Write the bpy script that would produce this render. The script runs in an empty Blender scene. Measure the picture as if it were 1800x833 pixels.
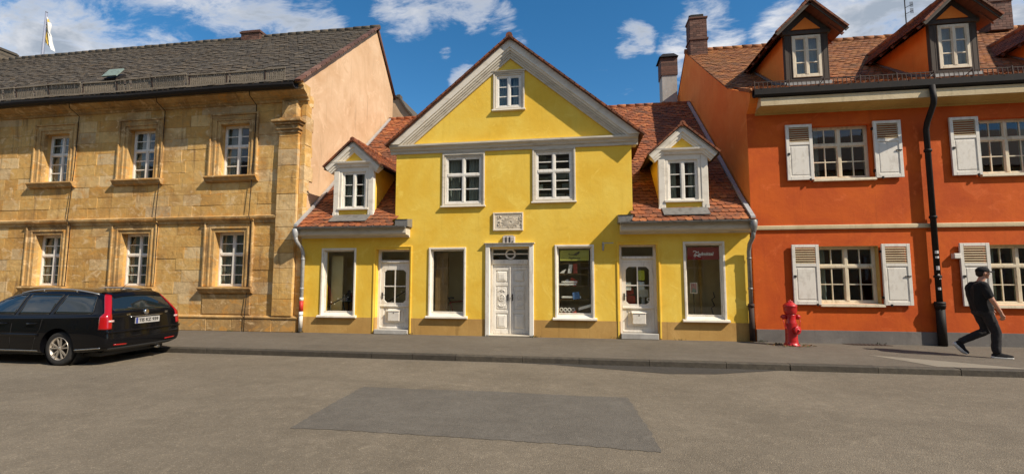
import bpy, bmesh, math, random
from math import sin, cos, pi, radians, sqrt, atan2
from mathutils import Vector, Matrix
from mathutils.bvhtree import BVHTree

random.seed(11)
SC = bpy.context.scene
COL = SC.collection

# ------------------------------------------------------------------ camera
cam = bpy.data.cameras.new('camera')
cam.lens = 16.0
cam.sensor_width = 36.0
cam.clip_start = 0.05
cam.clip_end = 5000
camo = bpy.data.objects.new('camera', cam)
camo.location = (0, 0, 1.62)
camo.rotation_euler = (radians(90 + 4.86), 0, radians(8.8))
COL.objects.link(camo)
SC.camera = camo

# ------------------------------------------------------------------ light
SUNV = Vector((1.0, -0.45, 1.0)).normalized()          # towards the sun
sun = bpy.data.lights.new('sun', 'SUN')
sun.energy = 4.7
sun.angle = radians(0.55)
sun.color = (1.0, 0.90, 0.76)
suno = bpy.data.objects.new('sun', sun)
suno.rotation_euler = (-SUNV).to_track_quat('-Z', 'Y').to_euler()
suno.location = (20, -10, 30)
COL.objects.link(suno)

SC.view_settings.view_transform = 'Standard'
SC.view_settings.look = 'None'
SC.view_settings.gamma = 1.0
SC.view_settings.exposure = 0.34
SC.render.engine = 'CYCLES'
SC.cycles.max_bounces = 8
SC.cycles.transparent_max_bounces = 12
SC.cycles.use_denoising = True

world = bpy.data.worlds.new('World')
SC.world = world
world.use_nodes = True


class NT:
    """small helper to write node trees"""
    def __init__(self, tree):
        self.t = tree
        tree.nodes.clear()

    def n(self, kind, **kw):
        nd = self.t.nodes.new(kind)
        for k, v in kw.items():
            if k.startswith('i_'):
                self.set(nd, k[2:].replace('_', ' '), v)
            else:
                setattr(nd, k, v)
        return nd

    def set(self, nd, sock, v):
        s = nd.inputs[sock] if not isinstance(sock, int) else nd.inputs[sock]
        if isinstance(v, bpy.types.NodeSocket):
            self.t.links.new(v, s)
        else:
            s.default_value = v

    def math(self, op, a, b=None, c=None, clamp=False):
        nd = self.t.nodes.new('ShaderNodeMath')
        nd.operation = op
        nd.use_clamp = clamp
        for i, v in enumerate((a, b, c)):
            if v is not None:
                self.set(nd, i, v)
        return nd.outputs[0]

    def mix(self, f, a, b, blend='MIX'):
        nd = self.t.nodes.new('ShaderNodeMix')
        nd.data_type = 'RGBA'
        nd.blend_type = blend
        self.set(nd, 0, f)
        for i, v in ((6, a), (7, b)):
            if not isinstance(v, bpy.types.NodeSocket) and len(v) == 3:
                v = (*v, 1)
            self.set(nd, i, v)
        return nd.outputs[2]

    def ramp(self, f, stops, interp='LINEAR'):
        nd = self.t.nodes.new('ShaderNodeValToRGB')
        cr = nd.color_ramp
        cr.interpolation = interp
        while len(cr.elements) < len(stops):
            cr.elements.new(0.5)
        for e, (p, c) in zip(cr.elements, stops):
            e.position = p
            e.color = (*c, 1) if len(c) == 3 else c
        self.set(nd, 0, f)
        return nd.outputs[0]

    def rng(self, v, a, b, c=0.0, d=1.0, smooth=False):
        nd = self.t.nodes.new('ShaderNodeMapRange')
        if smooth:
            nd.interpolation_type = 'SMOOTHSTEP'
        for i, x in enumerate((v, a, b, c, d)):
            self.set(nd, i, x)
        return nd.outputs[0]

    def noise(self, vec, scale, detail=4, rough=0.55, dist=0.0, col=False):
        nd = self.t.nodes.new('ShaderNodeTexNoise')
        self.set(nd, 'Vector', vec)
        nd.inputs['Scale'].default_value = scale
        nd.inputs['Detail'].default_value = detail
        nd.inputs['Roughness'].default_value = rough
        nd.inputs['Distortion'].default_value = dist
        return nd.outputs['Color' if col else 'Fac']

    def mapping(self, vec, scale=(1, 1, 1), loc=(0, 0, 0), rot=(0, 0, 0)):
        nd = self.t.nodes.new('ShaderNodeMapping')
        self.set(nd, 'Vector', vec)
        nd.inputs['Scale'].default_value = scale
        nd.inputs['Location'].default_value = loc
        nd.inputs['Rotation'].default_value = rot
        return nd.outputs[0]


def build_world():
    T = NT(world.node_tree)
    out = T.n('ShaderNodeOutputWorld')
    bg = T.n('ShaderNodeBackground')
    T.t.links.new(bg.outputs[0], out.inputs[0])
    sky = T.n('ShaderNodeTexSky', sky_type='NISHITA', sun_disc=False)
    sky.sun_elevation = math.asin(SUNV.z)
    sky.sun_rotation = atan2(SUNV.x, SUNV.y)
    sky.altitude = 300
    sky.air_density = 1.0
    sky.dust_density = 0.3
    sky.ozone_density = 3.0
    hs = T.n('ShaderNodeHueSaturation')
    hs.inputs['Saturation'].default_value = 1.30
    hs.inputs['Value'].default_value = 0.88
    hs.inputs['Hue'].default_value = 0.494
    T.set(hs, 'Color', sky.outputs[0])
    skyc = hs.outputs[0]
    tc = T.n('ShaderNodeTexCoord')
    d = tc.outputs['Generated']
    sep = T.n('ShaderNodeSeparateXYZ')
    T.set(sep, 0, d)
    # flat cloud layer: direction divided by its height
    den = T.math('ADD', T.math('MAXIMUM', sep.outputs[2], 0.0), 0.22)
    cmb = T.n('ShaderNodeCombineXYZ')
    T.set(cmb, 0, T.math('DIVIDE', sep.outputs[0], den))
    T.set(cmb, 1, T.math('DIVIDE', sep.outputs[1], den))
    p = cmb.outputs[0]
    # where the cloud banks stand (direction, radius, weight)
    banks = [((-0.80, 0.50, 0.345), 0.14, .84), ((-0.745, 0.571, 0.345), 0.13, .84), ((-0.70, 0.615, 0.345), 0.085, .85),
             ((-0.77, 0.50, 0.43), 0.10, .55), ((-0.655, 0.63, 0.445), 0.085, .66), ((-0.60, 0.68, 0.425), 0.10, .74), ((-0.55, 0.70, 0.45), 0.075, .62), ((-0.48, 0.745, 0.455), 0.065, .72),
             ((-0.33, 0.79, 0.525), 0.075, .95), ((-0.27, 0.81, 0.535), 0.06, .8), ((-0.21, 0.825, 0.53), 0.065, .85), ((-0.154, 0.85, 0.505), 0.04, .66),
             ((-0.226, 0.882, 0.412), 0.032, .82), ((-0.242, 0.882, 0.402), 0.03, .7), ((-0.125, 0.876, 0.458), 0.042, .72),
             ((-0.268, 0.852, 0.449), 0.017, .62), ((0.105, 0.881, 0.459), 0.042, .75), ((0.128, 0.885, 0.445), 0.022, .6), ((0.225, 0.86, 0.472), 0.055, .85),
             ((0.25, 0.868, 0.425), 0.065, .85), ((0.19, 0.88, 0.42), 0.05, .7), ((0.366, 0.83, 0.41), 0.085, .85), ((0.45, 0.79, 0.41), 0.12, .95),
             ((0.56, 0.731, 0.386), 0.19, 1.0), ((0.70, 0.62, 0.33), 0.25, 1.0), ((-0.95, 0.15, 0.25), 0.35, 1.0),
             ((0.3, -0.7, 0.5), 0.5, .9), ((-0.6, -0.6, 0.4), 0.5, .9)]
    cov = None
    for c, r, w in banks:
        c = Vector(c).normalized()
        vm = T.n('ShaderNodeVectorMath', operation='DOT_PRODUCT')
        T.set(vm, 0, d)
        vm.inputs[1].default_value = c
        v = T.rng(vm.outputs['Value'], cos(r * 1.25), cos(r * 0.15), 0.0, w, True)
        cov = v if cov is None else T.math('MAXIMUM', cov, v)
    pw = T.mapping(p, (1.0, 1.75, 1), (0, 0, 0), (0, 0, radians(32)))
    n1 = T.noise(pw, 5.2, 12, 0.68, 0.35)
    n2 = T.noise(T.mapping(p, (1, 1, 1), (3.1, 7.7, 0)), 2.2, 5, 0.55, 0.2)
    nn = T.math('ADD', T.math('MULTIPLY', n1, 0.72), T.math('MULTIPLY', n2, 0.28))
    s = T.math('ADD', T.math('MULTIPLY', cov, 0.30), nn)
    mask = T.rng(s, 0.60, 0.84, 0, 1, True)
    thick = T.rng(s, 0.66, 0.86, 0, 1, True)
    n3 = T.noise(T.mapping(p, (1, 1, 1), (0.35, -0.2, 0)), 3.2, 6, 0.6, 0.3)
    shade = T.math('MULTIPLY', thick, T.rng(n3, 0.34, 0.56, 0.0, 1.0, True))
    cc = T.mix(shade, (5.6, 5.6, 5.75), (2.4, 2.75, 3.25))
    mx = T.mix(T.math('MULTIPLY', mask, 0.96), skyc, cc)
    T.set(bg, 'Color', mx)
    bg.inputs['Strength'].default_value = 0.125


build_world()

# ------------------------------------------------------------------ materials
MATS = {}


def newmat(name):
    m = bpy.data.materials.new(name)
    m.use_nodes = True
    MATS[name] = m
    T = NT(m.node_tree)
    out = T.n('ShaderNodeOutputMaterial')
    b = T.n('ShaderNodeBsdfPrincipled')
    T.t.links.new(b.outputs[0], out.inputs[0])
    tc = T.n('ShaderNodeTexCoord')
    return T, b, tc.outputs['Object'], out


def bump(T, b, h, strength, dist):
    bp = T.n('ShaderNodeBump')
    bp.inputs['Strength'].default_value = strength
    bp.inputs['Distance'].default_value = dist
    T.set(bp, 'Height', h)
    T.set(b, 'Normal', bp.outputs[0])


def plaster(name, c, dark, light, rough=0.9, streak=0.35, bumpy=0.25):
    T, b, o, _ = newmat(name)
    n1 = T.noise(o, 0.75, 6, 0.62, 0.5)
    n2 = T.noise(o, 5.0, 6, 0.6)
    n3 = T.noise(T.mapping(o, (5.0, 5.0, 0.45)), 1.3, 5, 0.6, 0.3)
    n4 = T.noise(o, 60, 3, 0.6)
    col = T.mix(T.rng(n1, 0.34, 0.66, 0, 1, True), dark, light)
    col = T.mix(T.rng(n2, 0.35, 0.7, 0.0, 0.55), col, c)
    st = T.rng(n3, 0.53, 0.78, 0, streak, True)
    col = T.mix(st, col, tuple(x * 0.62 for x in dark))
    col = T.mix(T.rng(n4, 0.3, 0.7, 0.0, 0.10), col, tuple(x * 0.7 for x in c))
    n5 = T.noise(T.mapping(o, (1, 1, 1), (7, 3, 5)), 1.6, 8, 0.7, 1.0)
    col = T.mix(T.rng(n5, 0.56, 0.66, 0, 0.45, True), col, tuple(min(1, x * 1.12 + 0.03) for x in light))
    col = T.mix(T.rng(n5, 0.40, 0.30, 0, 0.40, True), col, tuple(x * 0.86 for x in dark))
    T.set(b, 'Base Color', col)
    b.inputs['Roughness'].default_value = rough
    h = T.math('ADD', T.math('MULTIPLY', n4, 0.35), T.math('ADD', T.noise(o, 9, 5, 0.6), n1))
    bump(T, b, h, bumpy, 0.02)


def tinted(name, stops, rough=0.85, nscale=14, namt=0.35, bumpy=0.4, bscale=40, stain=None, bdist=0.01, big=0.9, iron=None):
    """colour picked per piece by its own tint, with mottling over it"""
    T, b, o, _ = newmat(name)
    at = T.n('ShaderNodeAttribute', attribute_name='tint')
    col = T.ramp(at.outputs['Fac'], stops)
    n1 = T.noise(o, nscale, 6, 0.65, 0.4)
    n2 = T.noise(o, big, 5, 0.6, 0.6)
    col = T.mix(T.rng(n1, 0.3, 0.7, namt, 0.0), col, (0.02, 0.017, 0.013), 'MIX')
    if stain:
        col = T.mix(T.rng(n2, 0.46, 0.66, 0, stain[1], True), col, stain[0])
    if iron:
        n7 = T.noise(T.mapping(o, (1, 1, 1.6), (4, 2, 9)), 2.6, 7, 0.68, 1.2)
        col = T.mix(T.rng(n7, 0.52, 0.68, 0, .75, True), col, iron[0])
        col = T.mix(T.rng(n7, 0.47, 0.33, 0, .85, True), col, iron[1])
        n8 = T.noise(T.mapping(o, (3.2, 3.2, 0.35)), 1.2, 6, 0.66, 0.5)
        col = T.mix(T.rng(n8, 0.53, 0.74, 0, .8, True), col, iron[2])
    T.set(b, 'Base Color', col)
    b.inputs['Roughness'].default_value = rough
    h = T.math('ADD', T.noise(o, bscale, 5, 0.65), T.math('MULTIPLY', T.noise(o, nscale * .5, 4, 0.6), 1.5))
    bump(T, b, h, bumpy, bdist)


def paint(name, c, worn=None, amt=0.5, rough=0.55, scale=9, stretch=(1, 1, 1), bumpy=0.15, metal=0.0, spec=0.5, coat=0.0):
    T, b, o, _ = newmat(name)
    n1 = T.noise(T.mapping(o, stretch), scale, 7, 0.68, 0.3)
    n2 = T.noise(o, 1.7, 4, 0.6)
    worn = worn or tuple(x * 0.6 for x in c)
    f = T.math('MULTIPLY', T.rng(n1, 0.46, 0.68, 0, amt, True), T.rng(n2, 0.3, 0.65, 0.45, 1.0))
    col = T.mix(f, c, worn)
    T.set(b, 'Base Color', col)
    b.inputs['Roughness'].default_value = rough
    b.inputs['Metallic'].default_value = metal
    b.inputs['Specular IOR Level'].default_value = spec
    b.inputs['Coat Weight'].default_value = coat
    b.inputs['Coat Roughness'].default_value = 0.03
    if bumpy:
        bump(T, b, n1, bumpy, 0.006)


def glass(name, tint=(0.75, 0.8, 0.78), base=0.10, gain=1.5, wob=0.03):
    T, b, o, out = newmat(name)
    T.t.nodes.remove(b)
    tr = T.n('ShaderNodeBsdfTransparent')
    tr.inputs[0].default_value = (*tint, 1)
    gl = T.n('ShaderNodeBsdfGlossy')
    gl.inputs['Roughness'].default_value = 0.015
    gl.inputs['Color'].default_value = (0.95, 0.97, 1, 1)
    bp = T.n('ShaderNodeBump')
    bp.inputs['Strength'].default_value = wob
    bp.inputs['Distance'].default_value = 0.05
    T.set(bp, 'Height', T.noise(o, 2.3, 2, 0.5))
    T.set(gl, 'Normal', bp.outputs[0])
    fr = T.n('ShaderNodeFresnel')
    fr.inputs[0].default_value = 1.5
    geo = T.n('ShaderNodeNewGeometry')
    f = T.math('ADD', T.math('MULTIPLY', fr.outputs[0], gain), base, clamp=True)
    f = T.math('MULTIPLY', f, T.math('SUBTRACT', 1.0, geo.outputs['Backfacing']))
    mx = T.n('ShaderNodeMixShader')
    T.set(mx, 0, f)
    T.t.links.new(tr.outputs[0], mx.inputs[1])
    T.t.links.new(gl.outputs[0], mx.inputs[2])
    T.t.links.new(mx.outputs[0], out.inputs[0])


def asphalt(name, c1, c2, speck, scale=1.0, bumpy=0.5, spec_amt=0.6, cracks=0.0):
    T, b, o, _ = newmat(name)
    n1 = T.noise(o, 0.45, 6, 0.6, 0.6)
    n2 = T.noise(o, 3.2, 6, 0.65, 0.4)
    n3 = T.noise(o, 38 * scale, 4, 0.7)
    vo = T.n('ShaderNodeTexVoronoi')
    T.set(vo, 'Vector', o)
    vo.inputs['Scale'].default_value = 75 * scale
    vsep = T.n('ShaderNodeSeparateColor')
    T.set(vsep, 0, vo.outputs['Color'])
    col = T.mix(T.rng(n1, 0.35, 0.65, 0, 1, True), c1, c2)
    col = T.mix(T.rng(n2, 0.45, 0.75, 0, 0.35), col, tuple(x * 0.62 for x in c1))
    stone = T.math('MULTIPLY', T.rng(vsep.outputs[0], 0.55, 1.0, 0, spec_amt), T.rng(vo.outputs['Distance'], 0.25, 0.5, 1, 0))
    col = T.mix(stone, col, speck)
    col = T.mix(T.rng(n3, 0.5, 0.75, 0, 0.55), col, tuple(x * 0.35 for x in c1))
    n6 = T.noise(o, 7.0 * scale, 8, 0.78, 0.8)
    col = T.mix(T.rng(n6, 0.36, 0.60, 0.24, 0.0), col, tuple(x * 0.45 for x in c1))
    col = T.mix(T.rng(n6, 0.56, 0.74, 0.0, 0.20), col, speck)
    # worn tracks and thin streaks along the street
    n5 = T.noise(T.mapping(o, (0.12, 1.6, 1)), 1.4, 5, 0.6, 0.4)
    col = T.mix(T.rng(n5, 0.52, 0.72, 0, 0.28, True), col, tuple(x * 0.6 for x in c2))
    # cloudy wear, oily drips and fine wandering cracks
    n8 = T.noise(T.mapping(o, (.55, 1, 1), (3, 8, 1)), 1.1, 8, 0.72, 0.9)
    col = T.mix(T.rng(n8, 0.50, 0.72, 0, 0.42, True), col, tuple(x * 0.66 for x in c1))
    col = T.mix(T.rng(n8, 0.44, 0.28, 0, 0.38, True), col, tuple(x * 1.28 for x in c2))
    n9 = T.noise(T.mapping(o, (1, 1, 1), (11, 5, 0)), 2.6, 5, 0.6, 0.3)
    col = T.mix(T.rng(n9, 0.70, 0.78, 0, 0.55, True), col, tuple(x * 0.38 for x in c1))
    if cracks:
        wv = T.n('ShaderNodeVectorMath', operation='MULTIPLY_ADD')
        T.set(wv, 0, T.noise(o, 1.8, 6, 0.7, 0.0, True))
        wv.inputs[1].default_value = (.9, .9, 0)
        T.set(wv, 2, o)
        cv = T.n('ShaderNodeTexVoronoi', feature='DISTANCE_TO_EDGE')
        T.set(cv, 'Vector', wv.outputs[0])
        cv.inputs['Scale'].default_value = 0.42
        cm = T.math('MULTIPLY', T.rng(cv.outputs['Distance'], 0.002, 0.0075, 1, 0), T.rng(T.noise(o, .55, 3, .5), 0.50, 0.58, 0, cracks, True))
        col = T.mix(cm, col, tuple(x * 0.22 for x in c1))
    T.set(b, 'Base Color', col)
    b.inputs['Roughness'].default_value = 0.88
    b.inputs['Specular IOR Level'].default_value = 0.3
    h = T.math('ADD', T.math('MULTIPLY', T.rng(vo.outputs['Distance'], 0, 0.6, 1, 0), 1.0), n3)
    bump(T, b, h, bumpy, 0.008)


def build_mats():
    plaster('yellow_plaster', (0.89, 0.565, 0.052), (0.84, 0.50, 0.040), (0.91, 0.63, 0.095), streak=0.2)
    plaster('tan_plaster', (0.50, 0.285, 0.075), (0.43, 0.24, 0.065), (0.55, 0.33, 0.10), streak=0.75)
    plaster('orange_plaster', (0.57, 0.086, 0.003), (0.48, 0.066, 0.0025), (0.66, 0.116, 0.004), streak=0.3)
    plaster('lit_orange_plaster', (0.93, 0.25, 0.030), (0.86, 0.21, 0.024), (0.95, 0.30, 0.050), streak=0.3)  # house plaster brightened to paint light on the shaded gable and dormer cheeks
    plaster('peach_plaster', (0.62, 0.40, 0.225), (0.53, 0.325, 0.17), (0.67, 0.455, 0.275), streak=0.55)
    plaster('cream_plaster', (0.62, 0.50, 0.30), (0.52, 0.40, 0.22), (0.68, 0.56, 0.36), streak=0.5)
    plaster('ochre_plaster', (0.50, 0.33, 0.09), (0.42, 0.26, 0.07), (0.55, 0.38, 0.12), streak=0.4)
    plaster('grey_plaster', (0.17, 0.155, 0.14), (0.13, 0.12, 0.11), (0.21, 0.19, 0.17), streak=0.4)
    plaster('pale_grey_render', (0.42, 0.40, 0.36), (0.34, 0.32, 0.29), (0.48, 0.46, 0.42))
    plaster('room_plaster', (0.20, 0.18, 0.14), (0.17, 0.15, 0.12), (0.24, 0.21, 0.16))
    plaster('warm_room_plaster', (0.62, 0.50, 0.26), (0.56, 0.44, 0.22), (0.68, 0.56, 0.30))
    plaster('facing_plaster', (0.62, 0.50, 0.26), (0.55, 0.43, 0.22), (0.66, 0.55, 0.3))
    iron = ((0.64, 0.30, 0.055), (0.76, 0.53, 0.27), (0.20, 0.11, 0.045))
    tinted('sandstone', [(0.0, (0.58, 0.315, 0.080)), (0.25, (0.67, 0.38, 0.105)), (0.5, (0.72, 0.435, 0.130)), (0.75, (0.76, 0.485, 0.175)),
                         (0.9, (0.80, 0.57, 0.28)), (1.0, (0.60, 0.43, 0.23))], nscale=7, namt=0.22,
           bumpy=0.42, bscale=9, stain=((0.36, 0.18, 0.05), 0.6), bdist=0.03, iron=iron)
    tinted('dressed_stone', [(0.0, (0.46, 0.27, 0.095)), (0.5, (0.60, 0.37, 0.135)), (1.0, (0.70, 0.46, 0.19))], nscale=7, namt=0.3,
           bumpy=0.4, bscale=18, stain=((0.20, 0.105, 0.04), 0.65), bdist=0.02, iron=iron)
    tinted('dark_tile', [(0, (0.065, 0.052, 0.038)), (0.5, (0.110, 0.088, 0.062)), (0.85, (0.155, 0.122, 0.084)), (1, (0.21, 0.16, 0.105))],
           nscale=5, namt=0.45, stain=((0.085, 0.06, 0.035), 0.7), iron=((0.15, 0.10, 0.052), (0.048, 0.040, 0.032), (0.05, 0.04, 0.03)))
    tinted('red_tile', [(0, (0.13, 0.042, 0.020)), (0.35, (0.29, 0.080, 0.026)), (0.7, (0.42, 0.122, 0.034)), (1, (0.52, 0.185, 0.055))],
           nscale=9, namt=0.4, stain=((0.10, 0.045, 0.025), 0.65), iron=((0.40, 0.11, 0.03), (0.12, 0.06, 0.035), (0.09, 0.05, 0.03)))
    tinted('orange_tile', [(0, (0.20, 0.070, 0.025)), (0.4, (0.35, 0.120, 0.035)), (0.75, (0.43, 0.155, 0.042)), (1, (0.52, 0.22, 0.065))],
           nscale=7, namt=0.4, stain=((0.20, 0.095, 0.035), 0.6), iron=((0.50, 0.21, 0.05), (0.17, 0.09, 0.05), (0.16, 0.085, 0.04)))
    tinted('brick', [(0, (0.10, 0.045, 0.03)), (0.6, (0.18, 0.075, 0.045)), (1, (0.24, 0.12, 0.08))], nscale=12, namt=0.5)
    tinted('kerb_stone', [(0, (0.050, 0.041, 0.029)), (0.5, (0.072, 0.059, 0.042)), (1, (0.10, 0.082, 0.058))], nscale=9, namt=0.6, bumpy=0.6, bscale=30)
    paint('white_paint', (0.80, 0.755, 0.67), (0.50, 0.445, 0.36), 0.65, stretch=(1, 1, 0.35))
    paint('cream_paint', (0.70, 0.60, 0.43), (0.40, 0.30, 0.17), 0.75, stretch=(1, 1, 0.35))
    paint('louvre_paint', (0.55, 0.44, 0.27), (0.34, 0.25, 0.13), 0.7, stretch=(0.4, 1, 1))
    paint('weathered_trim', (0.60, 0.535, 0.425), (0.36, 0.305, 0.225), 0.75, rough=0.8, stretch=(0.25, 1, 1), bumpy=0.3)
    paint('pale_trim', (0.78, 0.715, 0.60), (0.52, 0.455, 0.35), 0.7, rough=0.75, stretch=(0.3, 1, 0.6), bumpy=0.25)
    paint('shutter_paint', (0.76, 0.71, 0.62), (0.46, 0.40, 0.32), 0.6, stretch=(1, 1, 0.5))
    paint('zinc', (0.25, 0.24, 0.22), (0.12, 0.105, 0.09), 0.8, rough=0.5, metal=0.35)
    paint('pale_zinc', (0.42, 0.42, 0.41), (0.25, 0.22, 0.18), 0.7, rough=0.5, metal=0.2)
    paint('dark_metal', (0.016, 0.013, 0.011), (0.035, 0.022, 0.014), 0.6, rough=0.65, spec=0.25)
    paint('brown_wood', (0.060, 0.042, 0.028), (0.03, 0.022, 0.016), 0.8, rough=0.8, stretch=(1, 1, 0.2), bumpy=0.3)
    paint('soffit_wood', (0.17, 0.062, 0.034), (0.08, 0.03, 0.02), 0.8, rough=0.8, stretch=(1, 0.2, 1))
    paint('guard_wood', (0.21, 0.17, 0.12), (0.09, 0.07, 0.045), 0.8, rough=0.85)
    paint('rust_metal', (0.040, 0.020, 0.013), (0.07, 0.03, 0.014), 0.7, rough=0.8)
    paint('copper_green', (0.20, 0.26, 0.22), (0.12, 0.13, 0.11), 0.7, rough=0.7)
    paint('red_paint', (0.50, 0.012, 0.014), (0.25, 0.01, 0.01), 0.6, rough=0.38, scale=14, coat=0.25)
    paint('red_band', (0.52, 0.03, 0.02), (0.3, 0.03, 0.02), 0.5)
    paint('relief_stone', (0.70, 0.61, 0.47), (0.48, 0.40, 0.29), 0.7, rough=0.85, scale=14)
    paint('number_stone', (0.50, 0.44, 0.38), (0.34, 0.30, 0.25), 0.6, rough=0.85)
    paint('ink', (0.015, 0.013, 0.012), amt=0.0, bumpy=0)
    paint('lettering_white', (0.80, 0.74, 0.68), amt=0.1, bumpy=0)
    paint('banner_red', (0.30, 0.022, 0.015), (0.22, 0.018, 0.014), 0.4, bumpy=0)
    paint('banner_olive', (0.46, 0.42, 0.07), (0.38, 0.34, 0.06), 0.4, bumpy=0)
    paint('banner_ink', (0.06, 0.05, 0.015), amt=0.0, bumpy=0)
    paint('curtain_cloth', (0.42, 0.40, 0.37), (0.30, 0.28, 0.25), 0.4, rough=0.95, stretch=(6, 6, 0.3), bumpy=0)
    paint('net_curtain', (0.56, 0.56, 0.56), (0.42, 0.42, 0.44), 0.5, rough=0.95, stretch=(6, 6, 0.3), bumpy=0)
    paint('car_paint', (0.004, 0.004, 0.005), amt=0.0, rough=0.12, bumpy=0, spec=0.2, coat=0.22)
    paint('car_glass', (0.010, 0.015, 0.016), amt=0.0, rough=0.03, bumpy=0, spec=0.9, coat=0.3)
    paint('black_plastic', (0.018, 0.018, 0.018), amt=0.0, rough=0.55, bumpy=0.0)
    paint('tyre_rubber', (0.022, 0.021, 0.020), (0.05, 0.045, 0.04), 0.5, rough=0.85)
    paint('alloy', (0.60, 0.54, 0.46), (0.30, 0.26, 0.22), 0.5, rough=0.35, metal=0.7, bumpy=0)
    paint('chrome', (0.70, 0.69, 0.66), amt=0.0, rough=0.15, metal=1.0, bumpy=0)
    paint('rail_silver', (0.62, 0.60, 0.56), amt=0.0, rough=0.3, metal=0.8, bumpy=0)
    paint('light_red', (0.36, 0.005, 0.007), (0.35, 0.004, 0.006), 0.3, rough=0.12, bumpy=0, coat=0.8, scale=40)
    paint('light_clear', (0.62, 0.40, 0.36), amt=0.0, rough=0.15, bumpy=0, coat=0.8)
    paint('plate_white', (0.42, 0.40, 0.37), amt=0.2, rough=0.4, bumpy=0)  # white lowered to grey, shade on the plate put into its colour
    paint('plate_blue', (0.01, 0.03, 0.22), amt=0.0, rough=0.4, bumpy=0)
    paint('skin', (0.50, 0.25, 0.16), (0.42, 0.18, 0.11), 0.4, rough=0.55, bumpy=0, scale=20)
    paint('black_cotton', (0.006, 0.0055, 0.006), (0.011, 0.010, 0.011), 0.5, rough=0.95, bumpy=0.3, scale=25)
    paint('charcoal_denim', (0.018, 0.016, 0.017), (0.036, 0.032, 0.032), 0.6, rough=0.95, bumpy=0.4, scale=16)
    paint('dark_hair', (0.018, 0.010, 0.006), amt=0.3, rough=0.7, scale=60)
    paint('white_rubber', (0.66, 0.64, 0.60), amt=0.3, rough=0.7, bumpy=0)
    paint('paper_white', (0.66, 0.66, 0.62), amt=0.2, rough=0.8, bumpy=0)
    paint('paper_yellow', (0.52, 0.50, 0.04), amt=0.2, rough=0.8, bumpy=0)
    paint('paper_blue', (0.10, 0.20, 0.42), amt=0.2, rough=0.8, bumpy=0)
    paint('shop_red', (0.42, 0.06, 0.03), amt=0.3, rough=0.7, bumpy=0)
    paint('shop_wood', (0.22, 0.14, 0.06), (0.12, 0.07, 0.03), 0.6, rough=0.7, stretch=(0.3, 1, 1))
    paint('shop_teal', (0.05, 0.09, 0.08), amt=0.3, rough=0.5, bumpy=0)
    paint('pink_cloth', (0.50, 0.27, 0.24), (0.25, 0.09, 0.07), 0.9, rough=0.95, scale=22, bumpy=0)
    paint('flag_white', (0.66, 0.64, 0.60), amt=0.3, rough=0.9, bumpy=0)
    paint('flag_yellow', (0.62, 0.42, 0.08), amt=0.3, rough=0.9, bumpy=0)
    paint('flag_blue', (0.10, 0.14, 0.30), amt=0.3, rough=0.9, bumpy=0)
    paint('pole_paint', (0.25, 0.27, 0.34), amt=0.3, rough=0.5, bumpy=0)
    paint('dry_leaf', (0.16, 0.075, 0.022), (0.07, 0.05, 0.015), 0.8, rough=0.9, scale=12, bumpy=0)
    paint('moss', (0.055, 0.07, 0.02), (0.10, 0.06, 0.02), 0.8, rough=0.95, scale=18)
    paint('sunlit_paving', (0.235, 0.205, 0.155), (0.18, 0.155, 0.12), 0.6, rough=0.9, scale=5, bumpy=0.3)  # pale tone of the sunlight painted on the pavement
    asphalt('road_asphalt', (0.174, 0.143, 0.102), (0.206, 0.170, 0.122), (0.52, 0.43, 0.30), scale=0.95, bumpy=0.5, spec_amt=0.55, cracks=0.12)
    asphalt('patch_asphalt', (0.134, 0.118, 0.096), (0.152, 0.135, 0.110), (0.28, 0.245, 0.195), scale=0.8, bumpy=0.45, spec_amt=0.4)
    asphalt('dark_asphalt', (0.060, 0.053, 0.044), (0.075, 0.066, 0.054), (0.14, 0.12, 0.095), bumpy=0.4)  # for the ground sheet and the painted kerb shadow
    asphalt('pavement_asphalt', (0.138, 0.116, 0.088), (0.162, 0.138, 0.106), (0.28, 0.24, 0.185), scale=0.8, bumpy=0.45, spec_amt=0.4, cracks=0.15)
    glass('window_glass', base=0.0, gain=1.5, wob=0.02)
    glass('old_glass', (0.62, 0.66, 0.66), 0.05, 1.3, 0.03)
    glass('shop_glass', (0.95, 0.97, 0.95), 0.0, 1.7, 0.012)


build_mats()

# ------------------------------------------------------------------ mesh helpers
ORG = {}


def V(*a):
    return Vector(a)


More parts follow.
